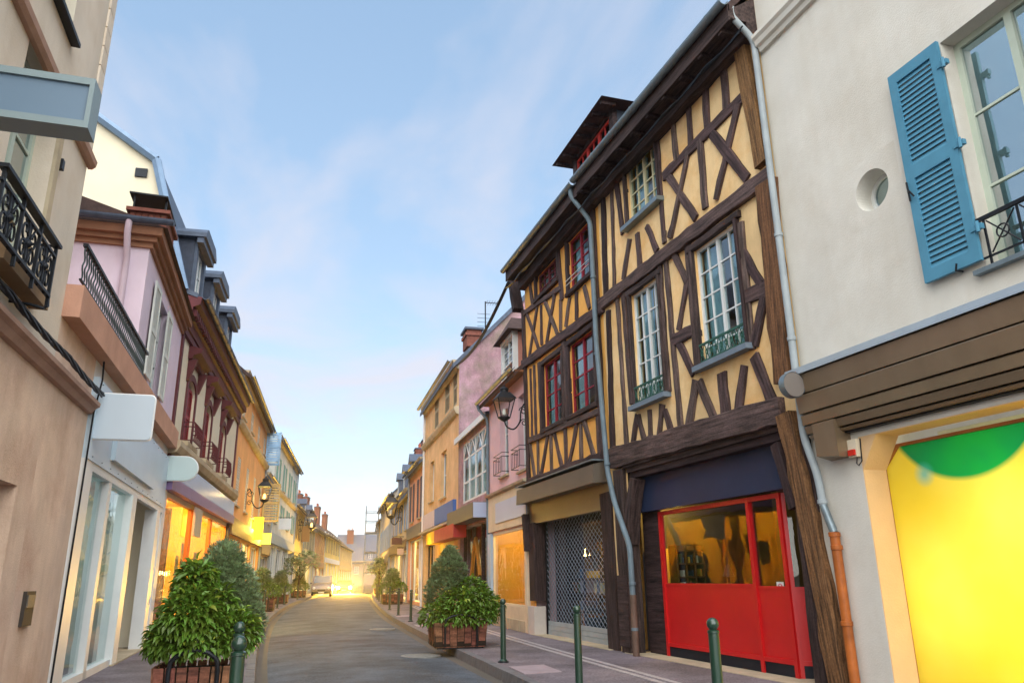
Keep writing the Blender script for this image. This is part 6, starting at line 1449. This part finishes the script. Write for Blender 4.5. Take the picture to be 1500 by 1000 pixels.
# street lanterns on scrolled wall brackets
M_LGL = glass('lantern_glass', (.92, .95, .95), 1.5, .1, .1)
def lantern(label, fr, u, v, reach, lit=0, s=1.0):
    t = thing('street_lantern', label, 'street lamp', fr.P(u, 0, v), fr.rz, 'black wall lanterns of the street'); o = fr.o; L = lambda: MB(o); R_ = reach
    b = L().box(-.03, .03, 0, .02, -.45*s, .35*s); part('wall_plate', b, M_IRON, t)
    pts = [(0, .02, .25*s), (0, R_*.15, .33*s), (0, R_*.3, .1*s), (0, R_*.35, -.2*s), (0, R_*.6, -.42*s), (0, R_*.9, -.36*s), (0, R_, -.16*s)]
    sm_ = []
    for i in range(len(pts)-1):
        p0, p1, p2, p3 = [Vector(pts[min(max(k, 0), len(pts)-1)]) for k in (i-1, i, i+1, i+2)]
        for k in range(5):
            q_ = k/5; sm_.append(.5*((2*p1)+(p2-p0)*q_+(2*p0-5*p1+4*p2-p3)*q_*q_+(3*p1-p0-3*p2+p3)*q_**3))
    sm_.append(Vector(pts[-1])); part('arm', L().tube(sm_, .022*s, 7), M_IRON, t, True)
    b = L()
    for cz, cd, r_ in ((.12, .14, .13), (-.22, .13, .11)):
        b.tube([(0, cd*s+r_*s*(1-.75*i/16)*math.cos(i*.55), cz*s+r_*s*(1-.75*i/16)*math.sin(i*.55)) for i in range(17)], .015*s, 6)
    part('scroll', b, M_IRON, t, True)
    zb, zt = -.12*s, .42*s; wb_, wt_ = .13*s, .25*s
    co = [(-1, -1), (1, -1), (1, 1), (-1, 1)]
    for k in range(4):
        a, c = co[k], co[(k+1) % 4]
        part('lantern_bar', L().tube([(a[0]*wb_, R_+a[1]*wb_, zb), (a[0]*wt_, R_+a[1]*wt_, zt)], .016*s, 5), M_IRON, t)
        part('pane', L().add([(a[0]*wb_, R_+a[1]*wb_, zb), (c[0]*wb_, R_+c[1]*wb_, zb), (c[0]*wt_, R_+c[1]*wt_, zt), (a[0]*wt_, R_+a[1]*wt_, zt)], [(0, 1, 2, 3)]), M_LGL, t)
    part('lantern_base', L().lathe([(.03*s, -.1*s), (.10*s, -.06*s), (wb_*1.35, 0), (wb_*1.3, .03*s)], 4 if False else 12, (0, R_, zb)), M_IRON, t)
    b = L(); e = wt_+.04*s; z = zt
    b.add([(-e, R_-e, z), (e, R_-e, z), (e, R_+e, z), (-e, R_+e, z), (-e*.45, R_-e*.45, z+.2*s), (e*.45, R_-e*.45, z+.2*s), (e*.45, R_+e*.45, z+.2*s), (-e*.45, R_+e*.45, z+.2*s)], [(0,3,2,1),(4,5,6,7),(0,1,5,4),(1,2,6,5),(2,3,7,6),(3,0,4,7)])
    b.lathe([(e*.42, 0), (e*.42, .08*s), (e*.5, .09*s), (e*.3, .15*s), (.02*s, .18*s), (.03*s, .22*s), (0, .25*s)], 10, (0, R_, z+.2*s)); part('lantern_cap', b, M_IRON, t)
    part('bulb', L().lathe([(.0, 0), (.05*s, .03*s), (.06*s, .12*s), (.03*s, .2*s), (0, .22*s)], 10, (0, R_, zb+.06*s)), emit('lantern_bulb', 'ffb050', 2.5) if lit else mk('frosted_bulb', 'd8d4c8', .4), t, True)
    if lit: lamp_light('lantern_light', fr.P(u, R_, v+.1), lit, (1, .66, .22), .08)
lu, lv_ = F2.uv(771, 612); ld = F2.du(740, 600, L2-.08)
lantern('black wall lantern between the pink house and the red-casement timbered house', F2, L2-.08, lv_+.05, max(.7, ld[0]), 0, .98)
lu, lv_ = FL3.uv(361, 728); ld = FL3.du(378, 715, lu)
lantern('black wall lantern on the orange house above the glowing sign', FL3, lu, lv_, max(.8, ld[0]), 30, 1.15)
lu, lv_ = F6.uv(590, 752); ld = F6.du(580.6, 745, lu)
lantern('black wall lantern on the slate-roofed beige house far right', F6, lu, lv_, max(.8, ld[0]), 0, 1.7)
lu, lv_ = FL6.uv(436.5, 770); lantern('small lit wall lantern on the yellow-lit house far left', FL6, max(.5, lu), lv_, 1.2, 120, 1.8)
# hanging blank shop signs further up
def hang(label, fr, u, p0, p1, col):
    t = thing('hanging_sign', label, 'sign', fr.P(u, 0, 0), fr.rz, 'small shop signs up the street'); a, c = fr.du(*p0, u), fr.du(*p1, u)
    d0, d1 = sorted((a[0], c[0])); d0 = max(.12, d0); d1 = max(d0+.4, d1); z0, z1 = sorted((a[1], c[1]))
    part('panel', MB(fr.o).box(-.04, .04, d0, d1, z0, z1), mk('hang_'+col, col, .5, .06), t); part('bracket', MB(fr.o).tube([(0, 0, z1+.06), (0, d1, z1+.06)], .025, 6), M_IRON, t)
    for d_ in (d0+.1, d1-.1): part('hanger', MB(fr.o).tube([(0, d_, z1), (0, d_, z1+.06)], .015, 5), M_IRON, t)
    return t
hang('white hanging sign with a grey band on the white house', FL5, 3.0, (409, 759), (426, 775), 'd5d8d8')
hang('brown hanging board on the lit yellow house', FL6, 3.5, (443, 770), (453, 793), '8a6238')
hang('dark red hanging board below the slate mansard house', F6, 3.0, (574, 787), (592, 797), '5a2e2c')
hang('pale orange hanging board on the slate mansard house', F6, 1.5, (582, 803), (598, 812), 'd8b090')
# scaffold tower
t = thing('scaffold_tower', 'grey scaffold tower standing against the far right houses', 'scaffold', F8.P(2.5, .3, PAV), F8.rz)
M_SCF = mk('scaffold_steel', '8f979c', .5, .15, 5, .05, metal=.5)
for u in (0, 2.2):
    for d_ in (0, 1.3): part('upright', MB(1).tube([(u, d_, 0), (u, d_, 8.8)], .05, 6), M_SCF, t)
for z in (2, 4, 6, 7.2, 8.2):
    for d_ in (0, 1.3): part('ledger', MB(1).tube([(-.1, d_, z), (2.3, d_, z)], .04, 5), M_SCF, t)
    for u in (0, 2.2): part('transom', MB(1).tube([(u, -.1, z), (u, 1.4, z)], .04, 5), M_SCF, t)
for z in (2, 4, 6): part('deck', MB(1).box(0, 2.2, .05, 1.25, z+.04, z+.1), M_TIMBER, t)
part('brace', MB(1).tube([(0, 1.3, 0), (2.2, 1.3, 4)], .035, 5), M_SCF, t); part('brace', MB(1).tube([(2.2, 1.3, 4), (0, 1.3, 8)], .035, 5), M_SCF, t)
# cars
M_TYRE = mk('tyre_rubber', '1c1c1e', .8, .1); M_RIM = mk('wheel_rim', '9a9ea2', .35, .1, metal=.7); M_CGL = mk('car_glass', '1c2226', .06, .05, spec=.8)
def car(name, label, loc, rz, body, van=False, lights=0):
    t = thing(name, label, 'van' if van else 'car', loc, rz)                       # nose towards -Y
    W = .9; prof = [(-2.05, .32), (-2.12, .55), (-2.0, .78), (-1.1, .95), (-.45, 1.42), (.9, 1.46), (1.75, 1.0), (2.05, .92), (2.1, .4), (2.0, .3)] if not van else [(-2.3, .35), (-2.4, .7), (-2.2, 1.0), (-1.55, 1.15), (-.95, 1.85), (2.2, 1.92), (2.35, 1.0), (2.35, .35)]
    b = MB(); n = len(prof); lay = [(-W, .0), (-W*.96, .0), (W*.96, 0), (W, 0)]
    vs_ = []
    for x, k in ((-1, .92), (-.97, 1.0), (.97, 1.0), (1, .92)):
        for (y, z) in prof:
            tum = 1-.16*max(0, (z-.95))/.5 if not van else 1-.05*max(0, z-1)
            zc_ = .6; vs_.append((x*W*tum, y*(.985 if k < 1 else 1), zc_+(z-zc_)*(.97 if k < 1 else 1)))
    fs = [tuple(range(n)), tuple(range(4*n-1, 3*n-1, -1))]
    for l in range(3): fs += [(l*n+i, (l+1)*n+i, (l+1)*n+(i+1) % n, l*n+(i+1) % n) for i in range(n)]
    b.add(vs_, fs); part('body', b, body, t, True)
    i0 = 3; a, c = prof[i0], prof[i0+1]
    k = .8 if not van else .84
    part('windscreen', MB().add([(-W*k, a[0]-.01+.06, a[1]+.06), (W*k, a[0]-.01+.06, a[1]+.06), (W*(k-.08), c[0]-.03, c[1]-.02), (-W*(k-.08), c[0]-.03, c[1]-.02)], [(0, 1, 2, 3)]), M_CGL, t).location = (0, -.03, .02)
    for s in (-1, 1):
        y1 = .95 if not van else 0
        part('side_window', MB().add([(s*(W+.004), a[0]+.25, a[1]+.04), (s*(W+.004), y1+.5, a[1]+.04), (s*(W*.9+.01), y1, c[1]-.1), (s*(W*.9+.01), c[0]+.1, c[1]-.1)], [(0, 1, 2, 3)]), M_CGL, t)
        part('mirror', MB().box(s*(W+.02), s*(W+.2), a[0]+.35, a[0]+.45, a[1], a[1]+.14), body, t)
        for y in (-1.32, 1.3):
            w_ = part('wheel', MB().add([(s*(W-.2+.22*i), y+.32*math.cos(math.tau*j/20), .32+.32*math.sin(math.tau*j/20)) for i in (0, 1) for j in range(20)], [tuple(range(20)), tuple(range(39, 19, -1))]+[(j, (j+1) % 20, 20+(j+1) % 20, 20+j) for j in range(20)]), M_TYRE, t)
            part('rim', MB().add([(s*(W+.026), y+.2*math.cos(math.tau*j/16), .32+.2*math.sin(math.tau*j/16)) for j in range(16)], [tuple(range(16))]), M_RIM, w_)
        hz = prof[1][1]+.1
        part('headlight', MB().lathe([(.0, -.02), (.12, 0), (.13, .03), (.0, .06)], 14), emit('headlight_beam', 'ffd890', 60) if lights else mk('lamp_glass', 'd8d8d0', .1), t, True, (s*.66, prof[1][0]-.02, hz), (RAD(90), 0, 0))
        if lights:
            p_ = Vector(loc)+Matrix.Rotation(rz, 3, 'Z') @ Vector((s*.66, prof[1][0]-.2, hz))
            lo_ = lamp_light('headlight_lamp', p_, lights, (1, .54, .07), .1, RAD(60)); d_ = Matrix.Rotation(rz, 3, 'Z') @ Vector((0, -1, -.05)); lo_.rotation_euler = d_.to_track_quat('-Z', 'Y').to_euler()
    part('bumper', MB().box(-W*.93, W*.93, prof[0][0]-.12, prof[0][0]+.1, .28, .5), M_IRON, t); part('grille', MB().box(-.35, .35, prof[1][0]-.015, prof[1][0]+.05, .56, .68), M_IRON, t)
    part('number_plate', MB().box(-.26, .26, prof[0][0]-.14, prof[0][0]-.12, .36, .46), M_WHITE, t)
cx_ = CAM+ray(505, 850)*(92/ray(505, 850).y)
car('car', 'oncoming car with both headlights blazing yellow in mid street', (cx_.x, 92, -.02), RAD(-8), mk('dark_car_paint', '3a3030', .25, .05, coat=.5), False, 6500)
cx2 = CAM+ray(473, 850)*(78/ray(473, 850).y)
car('van', 'pale grey van parked by the left kerb near the glare', (cx2.x, 78, -.02), RAD(-8), mk('pale_van_paint', '7d7270', .3, .05, coat=.5), True)

# ------------------------------------------------ thin haze, added so the headlights glow
hz = MB().box(-120, 160, -60, 260, -1.2, 40)
mh, th_, oh = _base('glow_haze'); vn = th_.nodes.new('ShaderNodeVolumePrincipled'); vn.inputs['Color'].default_value = (.95, .95, .97, 1); vn.inputs['Density'].default_value = .00042; vn.inputs['Anisotropy'].default_value = .86
th_.links.new(vn.outputs[0], oh.inputs['Volume'])
o = part('haze', hz, mh); o['kind'] = 'stuff'
